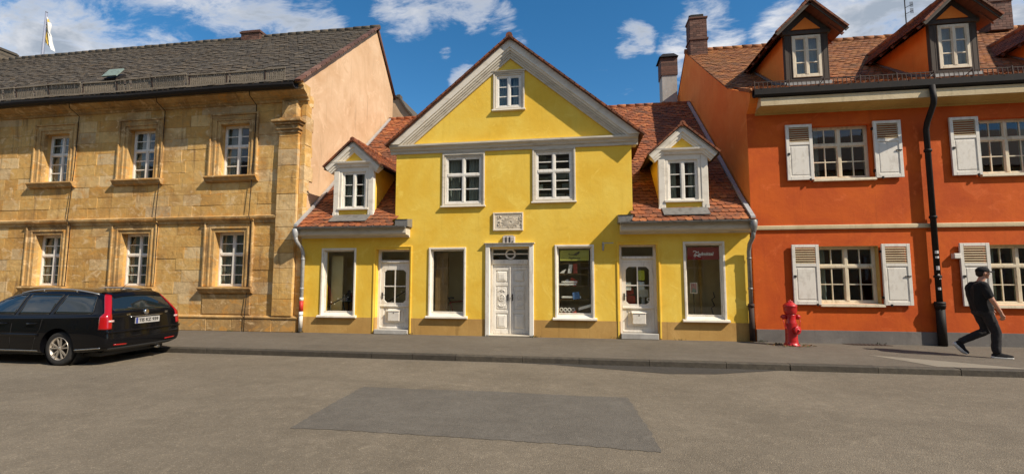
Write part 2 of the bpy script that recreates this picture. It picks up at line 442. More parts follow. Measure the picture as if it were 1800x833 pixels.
class MB:
    def __init__(self):
        self.v, self.f, self.m, self.t, self.s = [], [], [], [], []

    def poly(self, pts, m=0, t=0.5, smooth=False):
        b = len(self.v)
        self.v += [tuple(p) for p in pts]
        self.f.append(tuple(range(b, b + len(pts))))
        self.m.append(m); self.t.append(t); self.s.append(smooth)

    def idx(self, pts, faces, m=0, t=0.5, smooth=False):
        b = len(self.v)
        self.v += [tuple(p) for p in pts]
        for f in faces:
            self.f.append(tuple(i + b for i in f))
            self.m.append(m); self.t.append(t); self.s.append(smooth)

    def box(self, x0, x1, y0, y1, z0, z1, m=0, t=0.5):
        p = [(x0, y0, z0), (x1, y0, z0), (x1, y1, z0), (x0, y1, z0), (x0, y0, z1), (x1, y0, z1), (x1, y1, z1), (x0, y1, z1)]
        self.idx(p, [(0, 3, 2, 1), (4, 5, 6, 7), (0, 1, 5, 4), (1, 2, 6, 5), (2, 3, 7, 6), (3, 0, 4, 7)], m, t)

    def cbox(self, x0, x1, y0, y1, z0, z1, c=0.006, m=0, t=0.5):
        """box whose front (-Y) edges are chamfered"""
        p = [(x0, y0 + c, z0), (x1, y0 + c, z0), (x1, y1, z0), (x0, y1, z0), (x0, y0 + c, z1), (x1, y0 + c, z1), (x1, y1, z1), (x0, y1, z1),
             (x0 + c, y0, z0 + c), (x1 - c, y0, z0 + c), (x1 - c, y0, z1 - c), (x0 + c, y0, z1 - c)]
        self.idx(p, [(0, 3, 2, 1), (4, 5, 6, 7), (1, 2, 6, 5), (2, 3, 7, 6), (3, 0, 4, 7), (8, 9, 10, 11), (0, 1, 9, 8), (1, 5, 10, 9), (5, 4, 11, 10), (4, 0, 8, 11)], m, t)

    def obox(self, c, ax, ay, az, m=0, t=0.5):
        """oriented box: centre and three half-vectors"""
        c, ax, ay, az = map(Vector, (c, ax, ay, az))
        p = [c + sx * ax + sy * ay + sz * az for sz in (-1, 1) for sx, sy in ((-1, -1), (1, -1), (1, 1), (-1, 1))]
        fs = [(0, 3, 2, 1), (4, 5, 6, 7), (0, 1, 5, 4), (1, 2, 6, 5), (2, 3, 7, 6), (3, 0, 4, 7)]
        if ax.cross(ay).dot(az) < 0:
            fs = [f[::-1] for f in fs]
        self.idx(p, fs, m, t)

    def prism(self, pts, vec, m=0, t=0.5, smooth=False):
        """closed prism of a planar polygon pushed by vec"""
        pts = [Vector(p) for p in pts]
        vec = Vector(vec)
        n = Vector((0, 0, 0))
        for i in range(len(pts)):
            n += pts[i].cross(pts[(i + 1) % len(pts)])
        if n.dot(vec) > 0:
            pts = pts[::-1]
        k = len(pts)
        q = [p + vec for p in pts]
        self.idx(pts + q, [tuple(range(k)), tuple(range(2 * k - 1, k - 1, -1))], m, t)
        self.idx(pts + q, [(j, i, i + k, j + k) for i, j in ((i, (i + 1) % k) for i in range(k))], m, t, smooth)

    def bar(self, a, b, w, h, up=(0, 0, 1), m=0, t=0.5):
        a, b, up = Vector(a), Vector(b), Vector(up)
        d = (b - a)
        s = d.cross(up).normalized()
        u = s.cross(d).normalized()
        self.obox((a + b) / 2, d / 2, s * w / 2, u * h / 2, m, t)

    def tube(self, path, r, n=10, m=0, t=0.5, caps=True):
        path = [Vector(p) for p in path]
        rs = r if isinstance(r, (list, tuple)) else [r] * len(path)
        b = len(self.v)
        prev = None
        for i, p in enumerate(path):
            d = (path[min(i + 1, len(path) - 1)] - path[max(i - 1, 0)]).normalized()
            if prev is None:
                ref = V(0, 0, 1) if abs(d.z) < 0.9 else V(1, 0, 0)
                s = d.cross(ref).normalized()
            else:
                s = (prev - d * prev.dot(d)).normalized()
            prev = s
            u = d.cross(s)
            for k in range(n):
                a = 2 * pi * k / n
                self.v.append(tuple(p + (s * cos(a) + u * sin(a)) * rs[i]))
        for i in range(len(path) - 1):
            for k in range(n):
                k2 = (k + 1) % n
                self.f.append((b + i * n + k, b + i * n + k2, b + (i + 1) * n + k2, b + (i + 1) * n + k))
                self.m.append(m); self.t.append(t); self.s.append(True)
        if caps:
            self.f.append(tuple(b + k for k in reversed(range(n))))
            self.f.append(tuple(b + (len(path) - 1) * n + k for k in range(n)))
            self.m += [m, m]; self.t += [t, t]; self.s += [False, False]

    def lathe(self, prof, c, axis='z', n=24, m=0, t=0.5):
        """prof: list of (radius, height) around an axis through c"""
        c = Vector(c)
        ax = {'x': (V(1, 0, 0), V(0, 1, 0), V(0, 0, 1)), 'y': (V(0, 1, 0), V(0, 0, 1), V(1, 0, 0)), 'z': (V(0, 0, 1), V(1, 0, 0), V(0, 1, 0))}[axis]
        b = len(self.v)
        for r, h in prof:
            for k in range(n):
                a = 2 * pi * k / n
                self.v.append(tuple(c + ax[0] * h + (ax[1] * cos(a) + ax[2] * sin(a)) * max(r, 1e-4)))
        for i in range(len(prof) - 1):
            for k in range(n):
                k2 = (k + 1) % n
                self.f.append((b + i * n + k, b + i * n + k2, b + (i + 1) * n + k2, b + (i + 1) * n + k))
                self.m.append(m); self.t.append(t); self.s.append(True)

    def torus(self, c, R, r, axis='y', n=32, k=8, m=0, t=0.5):
        prof = [(R + r * cos(2 * pi * i / k), r * sin(2 * pi * i / k)) for i in range(k + 1)]
        self.lathe(prof, c, axis, n, m, t)

    def sweep(self, prof, x0, x1, m=0, t=0.5):
        """profile of (y, z) pushed along X from x0 to x1, closed"""
        self.prism([(x0, y, z) for y, z in prof], (x1 - x0, 0, 0), m, t)

    def add(self, other, M=None):
        b = len(self.v)
        self.v += [tuple(M @ Vector(p)) for p in other.v] if M else other.v
        self.f += [tuple(i + b for i in f) for f in other.f]
        self.m += other.m; self.t += other.t; self.s += other.s

    def build(self, name, mats, parent=None, loc=None, label=None, weld=False):
        if isinstance(mats, str):
            mats = [mats]
        o0 = ORG[parent.name] if parent is not None else (Vector(loc) if loc is not None else V(0, 0, 0))
        me = bpy.data.meshes.new(name)
        me.from_pydata([(x - o0.x, y - o0.y, z - o0.z) for x, y, z in self.v], [], self.f)
        for mm in mats:
            me.materials.append(MATS[mm])
        me.polygons.foreach_set('material_index', self.m)
        me.polygons.foreach_set('use_smooth', self.s)
        a = me.attributes.new('tint', 'FLOAT', 'FACE')
        a.data.foreach_set('value', [min(1, max(0, x)) for x in self.t])
        me.update()
        if weld:
            bm = bmesh.new()
            bm.from_mesh(me)
            bmesh.ops.remove_doubles(bm, verts=bm.verts, dist=.0004)
            bmesh.ops.recalc_face_normals(bm, faces=bm.faces)
            bm.to_mesh(me)
            bm.free()
            me.update()
        o = bpy.data.objects.new(name, me)
        COL.objects.link(o)
        if parent is not None:
            o.parent = parent
        else:
            o.location = o0
        ORG[o.name] = o0
        if label:
            o['label'] = label
        return o


def thing(name, loc, label, cat, group=None):
    o = bpy.data.objects.new(name, None)
    o.empty_display_size = 0.3
    o.location = loc
    COL.objects.link(o)
    ORG[o.name] = Vector(loc)
    tag(o, label, cat, group)
    return o


def tag(o, label, cat, group=None):
    o['label'] = label
    o['category'] = cat
    if group:
        o['group'] = group
    return o


def structure(o):
    o['kind'] = 'structure'
    return o


def wall(mb, outer, holes, y, depth, m=0, mr=None, notches=()):
    """front face (x,z outline) with rectangular holes and their reveals, facing -Y"""
    mr = m if mr is None else mr
    bm = bmesh.new()
    edges = []
    loops = [outer] + [[(h[0], h[2]), (h[1], h[2]), (h[1], h[3]), (h[0], h[3])] for h in holes]
    for lp in loops:
        vs = [bm.verts.new((x, y, z)) for x, z in lp]
        for i in range(len(vs)):
            edges.append(bm.edges.new((vs[i], vs[(i + 1) % len(vs)])))
    bmesh.ops.triangle_fill(bm, use_beauty=True, use_dissolve=False, edges=edges)
    for f in bm.faces:
        p = [v.co.copy() for v in f.verts]
        f.normal_update()
        if f.normal.y > 0:
            p.reverse()
        mb.poly(p, m)
    bm.free()
    for h in list(holes) + list(notches):
        x0, x1, z0, z1 = h[:4]
        a, b = y, y + depth
        mb.poly([(x0, a, z0), (x0, b, z0), (x0, b, z1), (x0, a, z1)], mr)
        mb.poly([(x1, a, z0), (x1, a, z1), (x1, b, z1), (x1, b, z0)], mr)
        mb.poly([(x0, a, z1), (x0, b, z1), (x1, b, z1), (x1, a, z1)], mr)
        if h not in notches:
            mb.poly([(x0, a, z0), (x1, a, z0), (x1, b, z0), (x0, b, z0)], mr)


def tile_patch(mb, A, U, T, ul, tl, w=0.18, e=0.16, keep=None, jit=0.5, t0=0.0, t1=1.0, base=True, m=0, th=0.016):
    """plain tiles with rounded tails over the planar patch A + u*U + s*T"""
    A, U, T = Vector(A), Vector(U).normalized(), Vector(T).normalized()
    N = U.cross(T).normalized()
    rows = max(1, int(round(tl / e)))
    e = tl / rows
    cols = int(ul / w) + 2
    if base:
        mb.poly([A - N * .012, A + U * ul - N * .012, A + U * ul + T * tl - N * .012, A + T * tl - N * .012], m, 0.1)
    rnd = random.Random(int(abs(A.x * 37 + A.y * 11) * 10) + 5)
    wob = rnd.random() * 6
    for r in range(rows):
        off = (r % 2) * w * 0.5
        for c in range(-1, cols):
            uc = c * w + off + w / 2
            ua, ub = max(0, uc - w * .485), min(ul, uc + w * .485)
            if ub - ua < 0.03:
                continue
            s = r * e
            ctr = A + U * uc + T * (s + e / 2)
            if keep and not keep(ctr):
                continue
            tint = t0 + (t1 - t0) * min(1, max(0, rnd.gauss(0.5, 0.24)))
            dz = rnd.uniform(-.003, .004) * jit * 2 + 0.004 * sin(uc * 1.3 + wob) * jit
            ds = rnd.uniform(-.008, .008) * jit
            lo = th + 0.004 + dz
            hi = 0.004 + dz
            full = (ub - ua) > w * 0.8
            def P(u, ss, k):
                return A + U * u + T * (s + ss + ds) + N * k
            if full:
                bt = [P(ua, .045, lo), P(ua + .17 * (ub - ua), .012, lo), P(ua + .5 * (ub - ua), 0, lo), P(ub - .17 * (ub - ua), .012, lo), P(ub, .045, lo)]
            else:
                bt = [P(ua, .012, lo), P(ub, .012, lo)]
            top = [P(ub, e * 1.12, hi), P(ua, e * 1.12, hi)]
            mb.poly(bt + top, m, tint)
            for i in range(len(bt) - 1):
                p, q = bt[i], bt[i + 1]
                mb.poly([p - N * th, q - N * th, q, p], m, tint * .6)
            mb.poly([bt[0] - N * th, bt[0], top[1]], m, tint * .6)
            mb.poly([bt[-1], bt[-1] - N * th, top[0]], m, tint * .6)


def ridge_tiles(mb, a, b, r=0.10, seg=0.34, m=0):
    a, b = Vector(a), Vector(b)
    d = b - a
    n = max(1, int(d.length / seg))
    rnd = random.Random(3)
    for i in range(n):
        p, q = a + d * (i / n), a + d * ((i + 1.06) / n)
        up = V(0, 0, rnd.uniform(-.008, .012))
        mb.tube([p + up, q + up], [r * 1.08, r * .96], 8, m, min(1, max(0, rnd.gauss(.5, .22))))


def text_geo(s, size, font_shear=0.0, ext=0.004, bold=0.0):
    """letters as an MB in the XZ plane, reading along +X, facing -Y, origin at centre"""
    cu = bpy.data.curves.new('lettering', 'FONT')
    cu.body = s
    cu.size = size
    cu.align_x = 'CENTER'
    cu.align_y = 'CENTER'
    cu.extrude = ext
    cu.offset = bold
    cu.shear = font_shear
    cu.resolution_u = 3
    o = bpy.data.objects.new('lettering', cu)
    COL.objects.link(o)
    dg = bpy.context.evaluated_depsgraph_get()
    me = bpy.data.meshes.new_from_object(o.evaluated_get(dg))
    mb = MB()
    mb.idx([(v.co.x, -v.co.z, v.co.y) for v in me.vertices], [tuple(p.vertices) for p in me.polygons])
    bpy.data.objects.remove(o)
    bpy.data.curves.remove(cu)
    bpy.data.meshes.remove(me)
    return mb


def mesh_window(parent, x0, x1, z0, z1, y, cols=2, rows=(2, 3), split=0.62, frame=0.055, bar=0.026, mat='white_paint', gmat='window_glass',
                curtain=None, name='window', pane_dy=0.03, colpanes=1):
    """casement window: outer frame, centre post, transom, sashes, glazing bars > pane (> curtain). y = front of frame"""
    f = MB()
    d = 0.07
    f.cbox(x0, x0 + frame, y, y + d, z0, z1, .004)
    f.cbox(x1 - frame, x1, y, y + d, z0, z1, .004)
    f.cbox(x0 + frame, x1 - frame, y, y + d, z0, z0 + frame, .004)
    f.cbox(x0 + frame, x1 - frame, y, y + d, z1 - frame, z1, .004)
    xi0, xi1, zi0, zi1 = x0 + frame, x1 - frame, z0 + frame, z1 - frame
    zt = None
    lev = [(zi0, zi1, rows[0])]
    if len(rows) == 2:
        zt = zi0 + (zi1 - zi0) * split
        f.cbox(xi0, xi1, y - .008, y + d, zt - .035, zt + .035, .006)
        lev = [(zt + .035, zi1, rows[0]), (zi0, zt - .035, rows[1])]
    cw = (xi1 - xi0) / cols
    for c in range(1, cols):
        xc = xi0 + cw * c
        f.cbox(xc - .034, xc + .034, y - .006, y + d, zi0, zi1, .006)
    for c in range(cols):
        a = xi0 + cw * c + (.034 if c else 0)
        b = xi0 + cw * (c + 1) - (.034 if c < cols - 1 else 0)
        for (za, zb, nr) in lev:
            sf = 0.022
            f.box(a, a + sf, y + .012, y + d, za, zb)
            f.box(b - sf, b, y + .012, y + d, za, zb)
            f.box(a + sf, b - sf, y + .012, y + d, za, za + sf)
            f.box(a + sf, b - sf, y + .012, y + d, zb - sf, zb)
            for k in range(1, nr):
                zz = za + (zb - za) * k / nr
                f.box(a + sf, b - sf, y + .018, y + d - .01, zz - bar / 2, zz + bar / 2)
            for k in range(1, colpanes):
                xx = a + (b - a) * k / colpanes
                f.box(xx - bar / 2, xx + bar / 2, y + .016, y + d - .012, za + sf, zb - sf)
    w = f.build(name, mat, parent)
    g = MB()
    g.box(x0 + .02, x1 - .02, y + pane_dy, y + pane_dy + .004, z0 + .02, z1 - .02)
    g.build('pane', gmat, w)
    if curtain:
        spans, cm = curtain
        c = MB()
        for (ua, ub) in spans:
            xa, xb = x0 + (x1 - x0) * ua, x0 + (x1 - x0) * ub
            n = max(8, int((xb - xa) / .025))
            pts = []
            ph = random.random() * 6
            for i in range(n + 1):
                xx = xa + (xb - xa) * i / n
                yy = y + .16 + .022 * sin(xx * 62 + ph) + .012 * sin(xx * 23 + ph * 2)
                pts.append((xx, yy))
            b0 = []
            for zz in (z0 - .02, z0 + (z1 - z0) * .5, z1 - .01):
                b0.append([(px, py, zz) for px, py in pts])
            for r in range(2):
                for i in range(n):
                    c.poly([b0[r][i], b0[r][i + 1], b0[r + 1][i + 1], b0[r + 1][i]], 0, .5, True)
        c.build('curtain', cm, w)
    return w


def profile_frame(mb, x0, x1, z0, z1, steps, m=0, t=0.5, sides='LRTB'):
    """moulded frame round an opening: steps = (inner offset, outer offset, y front, y back)"""
    for a, b, ya, yb in steps:
        if 'L' in sides:
            mb.cbox(x0 - b, x0 - a, ya, yb, z0 - (b if 'B' in sides else 0), z1 + b, .008, m, t)
        if 'R' in sides:
            mb.cbox(x1 + a, x1 + b, ya, yb, z0 - (b if 'B' in sides else 0), z1 + b, .008, m, t)
        if 'T' in sides:
            mb.cbox(x0 - a, x1 + a, ya, yb, z1 + a, z1 + b, .008, m, t)
        if 'B' in sides:
            mb.cbox(x0 - a, x1 + a, ya, yb, z0 - b, z0 - a, .008, m, t)

# ================================================================== setting
FY = 12.2          # the house fronts stand on this line
KY = 9.18          # kerb front

g = MB()
g.poly([(-900, -900, -.16), (900, -900, -.16), (900, 900, -.16), (-900, 900, -.16)])
structure(g.build('ground', 'dark_asphalt'))
g = MB()
g.poly([(-120, -3.2, -.11), (120, -3.2, -.11), (120, KY + .06, -.11), (-120, KY + .06, -.11)])
structure(g.build('road', 'road_asphalt'))
g = MB()
rp = [(-3.32, 4.90), (-2.6, 4.93), (-1.2, 4.90), (-.2, 4.88), (.74, 4.80), (.72, 5.5), (.66, 6.2), (.62, 6.82), (-.3, 6.83), (-1.4, 6.88), (-2.5, 6.84), (-3.42, 6.86), (-3.38, 5.8)]
rj = random.Random(12)
fine = []
for (xa, ya), (xb, yb_) in zip(rp, rp[1:] + rp[:1]):
    k = max(1, int(math.hypot(xb - xa, yb_ - ya) / .06))
    for i in range(k):
        fine.append((xa + (xb - xa) * i / k + rj.uniform(-.016, .016), ya + (yb_ - ya) * i / k + rj.uniform(-.016, .016)))
g.poly([(x, y, -.106) for x, y in fine])
structure(g.build('road_patch', 'patch_asphalt'))
g = MB()
gp = [(-1.6, 9.20), (-.6, 9.08), (.5, 8.80), (1.5, 8.56), (2.3, 8.66), (3.0, 8.95), (3.6, 9.19)]  # dark tapered strip painting a shadow along the kerb
g.poly([(x, y, -.106) for x, y in gp] + [(1.5, KY + .02, -.106)])
structure(g.build('kerb_shade_strip', 'dark_asphalt'))
g = MB()
g.poly([(-120, KY + .1, 0), (120, KY + .1, 0), (120, FY + .3, 0), (-120, FY + .3, 0)])
structure(g.build('pavement', 'pavement_asphalt'))
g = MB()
g.poly([(5.75, 10.55, .004), (6.05, 9.92, .004), (6.25, 9.36, .004), (7.75, 9.345, .004), (6.9, 9.9, .004)])  # pale triangle painted as a sunlit gap between shadows
structure(g.build('sunlit_gap', 'sunlit_paving'))
g = MB()
rk = random.Random(8)
x = -60.0
while x < 60:
    L = rk.uniform(.85, 1.5)
    dz, dy = rk.uniform(-.004, .003), rk.uniform(-.008, .006)
    g.prism([(x + .004, KY + dy + .02, .006 + dz), (x + .004, KY + dy, -.012 + dz), (x + .004, KY + dy - .006, -.16), (x + .004, KY + .15, -.16), (x + .004, KY + .15, .006 + dz)],
            (L - .009, 0, 0), 0, rk.random())
    x += L
structure(g.build('kerb', 'kerb_stone'))

# ================================================================== sandstone house
def stone_house():
    XR, XL, YB = -8.15, -31.0, 18.4
    root = thing('sandstone_house', (-19, FY, 0), 'long ochre sandstone block house with dark tiled roof and peach plastered gable', 'house')
    cx = [-10.5, -13.8, -17.05, -20.3, -23.6, -26.9, -30.1]
    holes, blocked = [], []
    for c in cx:
        for z0, z1 in ((1.30, 2.93), (4.66, 6.27)):
            holes.append((c - .5, c + .5, z0, z1))
            blocked.append((c - .80, c + .80, z0 - .22, z1 + .34))
    w = MB()
    wall(w, [(XL, 0), (XR, 0), (XR, 7.2), (XL, 7.2)], holes, FY + .015, .26, 0)
    rnd = random.Random(4)
    # ashlar blocks
    for zb0, zb1, h in ((.45, 1.08, .32), (1.08, 3.2, .36), (3.42, 4.44, .34), (4.44, 6.61, .37), (6.61, 6.85, .24)):
        n = max(1, round((zb1 - zb0) / h))
        for r in range(n):
            a, b = zb0 + (zb1 - zb0) * r / n, zb0 + (zb1 - zb0) * (r + 1) / n
            free = [(XL, XR + .0)]
            for bx0, bx1, bz0, bz1 in blocked + [(-8.95, -8.28, 0, 7)]:
                if bz0 < b - .02 and bz1 > a + .02:
                    nf = []
                    for s, e in free:
                        if bx1 <= s or bx0 >= e:
                            nf.append((s, e))
                        else:
                            if bx0 - s > .02:
                                nf.append((s, bx0))
                            if e - bx1 > .02:
                                nf.append((bx1, e))
                    free = nf
            for s, e in free:
                L = e - s
                k = max(1, round(L / rnd.uniform(.62, .98)))
                cuts = [s] + sorted(s + L * (i + rnd.uniform(-.22, .22)) / k for i in range(1, k)) + [e]
                for i in range(k):
                    dy = rnd.uniform(-.008, .006)
                    w.cbox(cuts[i] + .002, cuts[i + 1] - .002, FY + dy, FY + .03, a + .002, b - .002, rnd.uniform(.002, .006), 0, rnd.random())
    w.build('stone_wall', 'sandstone', root)
    # plinth of big blocks
    p = MB()
    x = XL
    while x < XR - .1:
        L = min(rnd.uniform(.8, 1.5), XR - x)
        p.cbox(x + .002, x + L - .002, FY - .075 + rnd.uniform(-.006, .006), FY + .02, 0, .36, .012, 0, rnd.uniform(0, .35))
        x += L
    p.sweep([(FY + .02, .36), (FY - .07, .36), (FY - .10, .39), (FY - .10, .42), (FY - .03, .46), (FY + .02, .46)], XL, XR + .02, 0, .35)
    p.build('plinth', 'dressed_stone', root)
    # string course
    s = MB()
    x = XL
    while x < -8.97:
        L = min(rnd.uniform(1.2, 2.2), -8.95 - x)
        s.sweep([(FY + .02, 3.2), (FY - .03, 3.2), (FY - .04, 3.27), (FY - .10, 3.33), (FY - .11, 3.39), (FY - .02, 3.43), (FY + .02, 3.43)], x, x + L - .004, 0, rnd.random())
        x += L
    s.build('string_course', 'dressed_stone', root)
    # crowning cornice
    c = MB()
    x = XL
    while x < XR:
        L = min(rnd.uniform(1.0, 1.8), XR + .12 - x)
        c.sweep([(FY + .02, 6.85), (FY - .05, 6.85), (FY - .06, 6.93), (FY - .12, 6.95), (FY - .14, 7.0), (FY - .25, 7.07), (FY - .30, 7.10), (FY - .31, 7.19), (FY - .36, 7.21), (FY - .36, 7.27), (FY + .02, 7.27)],
                x, x + L - .003, 0, rnd.random() * .8)
        x += L
    c.build('cornice', 'dressed_stone', root)
    # corner pilaster with its capital
    q = MB()
    z = .46
    while z < 5.85:
        h = min(rnd.uniform(.36, .5), 5.86 - z)
        q.cbox(-8.93, -8.30, FY - .11 + rnd.uniform(-.006, .006), FY + .03, z + .002, z + h - .003, .01, 0, rnd.random())
        z += h
    q.build('pilaster', 'sandstone', root)
    k = MB()
    for z0, z1, ex in ((5.86, 5.95, .03), (5.95, 6.03, .075), (6.03, 6.10, .055), (6.10, 6.17, .11), (6.17, 6.25, .17), (6.25, 6.32, .08)):
        k.cbox(-8.93 - ex, -8.30 + ex, FY - .11 - ex, FY + .03, z0, z1 - .002, .014, 0, .4)
    k.cbox(-8.86, -8.36, FY - .13, FY + .03, 6.32, 6.84, .02, 0, .6)
    k.build('capital', 'dressed_stone', root)
    # windows in moulded stone frames
    for c0 in cx:
        for lo, (z0, z1) in ((1, (1.30, 2.93)), (0, (4.66, 6.27))):
            x0, x1 = c0 - .5, c0 + .5
            wd = mesh_window(root, x0, x1, z0, z1, FY + .20, 2, (2, 3), .60, curtain=([(0, .34), (.68, 1)] if not lo else [(0, 1)], 'curtain_cloth'))
            f = MB()
            profile_frame(f, x0, x1, z0, z1, [(-.006, .10, FY - .02, FY + .1), (.10, .16, FY - .05, FY + .1), (.16, .27, FY - .035, FY + .1), (.27, .32, FY - .075, FY + .1)], 0, .5, 'LRT')
            if lo:
                f.sweep([(FY + .02, z1 + .32), (FY - .09, z1 + .32), (FY - .13, z1 + .36), (FY + .02, z1 + .38)], x0 - .34, x1 + .34, 0, .4)
            f.build('surround', 'dressed_stone', wd)
            f = MB()
            f.sweep([(FY + .22, z0 - .04), (FY + .22, z0 - .002), (FY - .16, z0 - .02), (FY - .17, z0 - .06), (FY - .13, z0 - .10), (FY - .10, z0 - .17), (FY - .02, z0 - .21), (FY + .02, z0 - .21)], x0 - .38, x1 + .38, 0, .1)
            f.build('sill', 'dressed_stone', wd)
            if lo:
                f = MB()
                f.cbox(x0 - .30, x1 + .30, FY - .03, FY + .03, .48, z0 - .23, .02, 0, .1)
                f.build('apron_panel', 'dressed_stone', wd)
    # plastered gable end (faces the yellow house)
    t = MB()
    prof = [(FY + .02, 0), (FY + .02, 7.25), (11.95, 7.42), (16.67, 11.52), (YB, 9.45), (YB, 0)]
    t.prism([(XR, y, z) for y, z in prof], (-.3, 0, 0))
    t.build('gable_wall', 'peach_plaster', root)
    t = MB()
    z = .05
    while z < 6.8:
        h = rnd.uniform(.3, .48)
        t.cbox(XR - .14, XR + .022 + rnd.uniform(-.008, .01), FY - .004, FY + rnd.uniform(.16, .42), z, z + h - .006, .01, 0, rnd.random())
        z += h
    t.build('corner_quoins', 'sandstone', root)
    t = MB()
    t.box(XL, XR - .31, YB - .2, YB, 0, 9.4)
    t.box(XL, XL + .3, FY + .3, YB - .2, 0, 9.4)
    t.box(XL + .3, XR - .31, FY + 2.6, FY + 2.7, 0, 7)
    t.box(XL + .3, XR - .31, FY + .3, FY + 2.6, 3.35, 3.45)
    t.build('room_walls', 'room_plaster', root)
    # roof
    r = MB()
    T = Vector((0, 16.67 - 11.66, 11.66 - 7.26))
    tl = T.length
    tile_patch(r, (XL, 11.66, 7.26), (1, 0, 0), T, XR + .10 - XL, tl, .19, .17, jit=1.6)
    r.poly([(XL, 16.67, 11.64), (XR + .08, 16.67, 11.64), (XR + .08, YB + .15, 9.36), (XL, YB + .15, 9.36)], 0, .4)
    ridge_tiles(r, (XL, 16.67, 11.66), (XR + .12, 16.67, 11.66), .10, .36)
    r.build('roof', 'dark_tile', root)
    v = MB()
    T.normalize()
    for i in range(20):
        a = Vector((XR + .07, 11.66, 7.27)) + T * (i * tl / 20)
        v.obox(a + T * .17, V(.09, 0, 0), T * .185, V(0, -T.z, T.y) * (.028 + .006 * (i % 2)), 0, rnd.random())
    v.tube([(XR + .06, 16.67, 11.60), (XR + .06, YB + .1, 9.42)], .05, 6, 0, .3)
    v.build('verge_tiles', 'brick', root)
    # gutter and snow guard
    gt = MB()
    for i in range(12):
        xa, xb = XL + (XR - XL) * i / 12, XL + (XR - XL) * (i + 1) / 12
        sag = .02 * sin(i * 1.9)
        sag2 = .02 * sin((i + 1) * 1.9)
        pr = [(11.80, 7.24), (11.80, 7.12), (11.75, 7.06), (11.66, 7.03), (11.57, 7.06), (11.53, 7.12), (11.53, 7.18), (11.55, 7.18), (11.56, 7.12), (11.66, 7.06), (11.77, 7.13), (11.78, 7.24)]
        k = len(pr)
        pts = [(xa, y, z + sag) for y, z in pr] + [(xb, y, z + sag2) for y, z in pr]
        gt.idx(pts, [(j, j + 1, j + 1 + k, j + k) for j in range(k - 1)] + [(k - 1, 0, k, 2 * k - 1)])
    gt.idx([(XR, y, z + .02 * sin(12 * 1.9)) for y, z in pr], [tuple(range(len(pr)))])
    gt.build('gutter', 'dark_metal', root)
    sg = MB()
    x = XL
    while x < XR - .45:
        L = min(1.28, XR - .4 - x)
        lean = rnd.uniform(-.03, .05)
        def pt(xx, k):
            return V(xx, 11.80 - .05 * k + lean * k, 7.38 + .36 * k + .012 * sin(xx * 1.4))
        for k in (.0, .93):
            sg.bar(pt(x, k) - V(0, .02, 0), pt(x + L - .03, k) - V(0, .02, 0), .03, .04)
        n = int(L / .066)
        for i in range(n):
            xx = x + .03 + (L - .09) * i / max(1, n - 1)
            if rnd.random() < .05:
                continue
            sg.bar(pt(xx, -.05), pt(xx + rnd.uniform(-.014, .014), rnd.uniform(.9, 1.02)), .040, .014, (0, 1, 0), 0, rnd.random())
        sg.bar(pt(x, -.1), pt(x, 1.1), .035, .035, (0, 1, 0), 1)
        sg.bar(pt(x, .9), V(x, 12.25, 7.80), .02, .02, (0, 1, 0), 1)
        x += L
    sg.build('snow_guard', ['guard_wood', 'rust_metal'], root)
    # roof hatch with its green copper lid
    h = MB()
    b = Vector((-15.80, 12.90, 8.37))
    h.obox(b, V(.24, 0, 0), T * .20, V(0, -T.z, T.y) * .09)
    ho = h.build('roof_hatch', 'dark_metal', root)
    h = MB()
    n = V(0, -T.z, T.y)
    h.obox(b + n * .20 + T * .02, V(.29, 0, 0), (T * .9 + n * .22).normalized() * .21, (n * .9 - T * .22).normalized() * .018)
    h.build('hatch_lid', 'copper_green', ho)
    # chimneys
    def chim(x0, x1, y0, y1, z0, z1, m, nm='chimney'):
        q = MB()
        zz = z0
        while zz < z1 - .01:
            hh = min(.085, z1 - zz)
            xx = x0
            odd = int(round((zz - z0) / .085)) % 2
            q.box(x0 + .006, x1 - .006, y0 + .006, y1 - .006, zz, zz + hh, 0, .05)
            first = True
            while xx < x1 - .01:
                L = min(.125 if (odd and first) else .25, x1 - xx)
                first = False
                q.box(xx + .004, xx + L - .004, y0 + rnd.uniform(-.004, .004), y1, zz + .006, zz + hh - .002, 0, rnd.random())
                xx += L
            q.box(x0, x0 + .02, y0 + .02, y1 - .02, zz + .006, zz + hh - .002, 0, rnd.random())
            zz += hh
        for ex, a, bb in ((.04, z1 - .02, z1 + .05), (.0, z1 + .05, z1 + .10)):
            q.box(x0 - ex, x1 + ex, y0 - ex, y1 + ex, a, bb, 0, .3)
        return q.build(nm, m, root)
    chim(-14.12, -13.25, 16.45, 17.0, 11.2, 11.80, 'brick')
    chim(-28.6, -26.75, 16.3, 17.2, 10.8, 12.15, 'dark_tile')
    # lightning conductors down the front
    for x in (-9.78, -12.98, -16.2):
        l = MB()
        l.tube([(x, FY - .40, 7.30), (x, FY - .34, 6.98), (x + .01, FY - .05, 6.80), (x - .01, FY - .05, 5.2), (x, FY - .14, 3.40), (x + .02, FY - .05, 3.15), (x, FY - .05, 1.5), (x, FY - .12, .45), (x, FY - .12, 0)], .011, 6)
        l.build('lightning_conductor', 'dark_metal', root)
    return root


# ================================================================== yellow house
def gable_roof_trim():
    pass


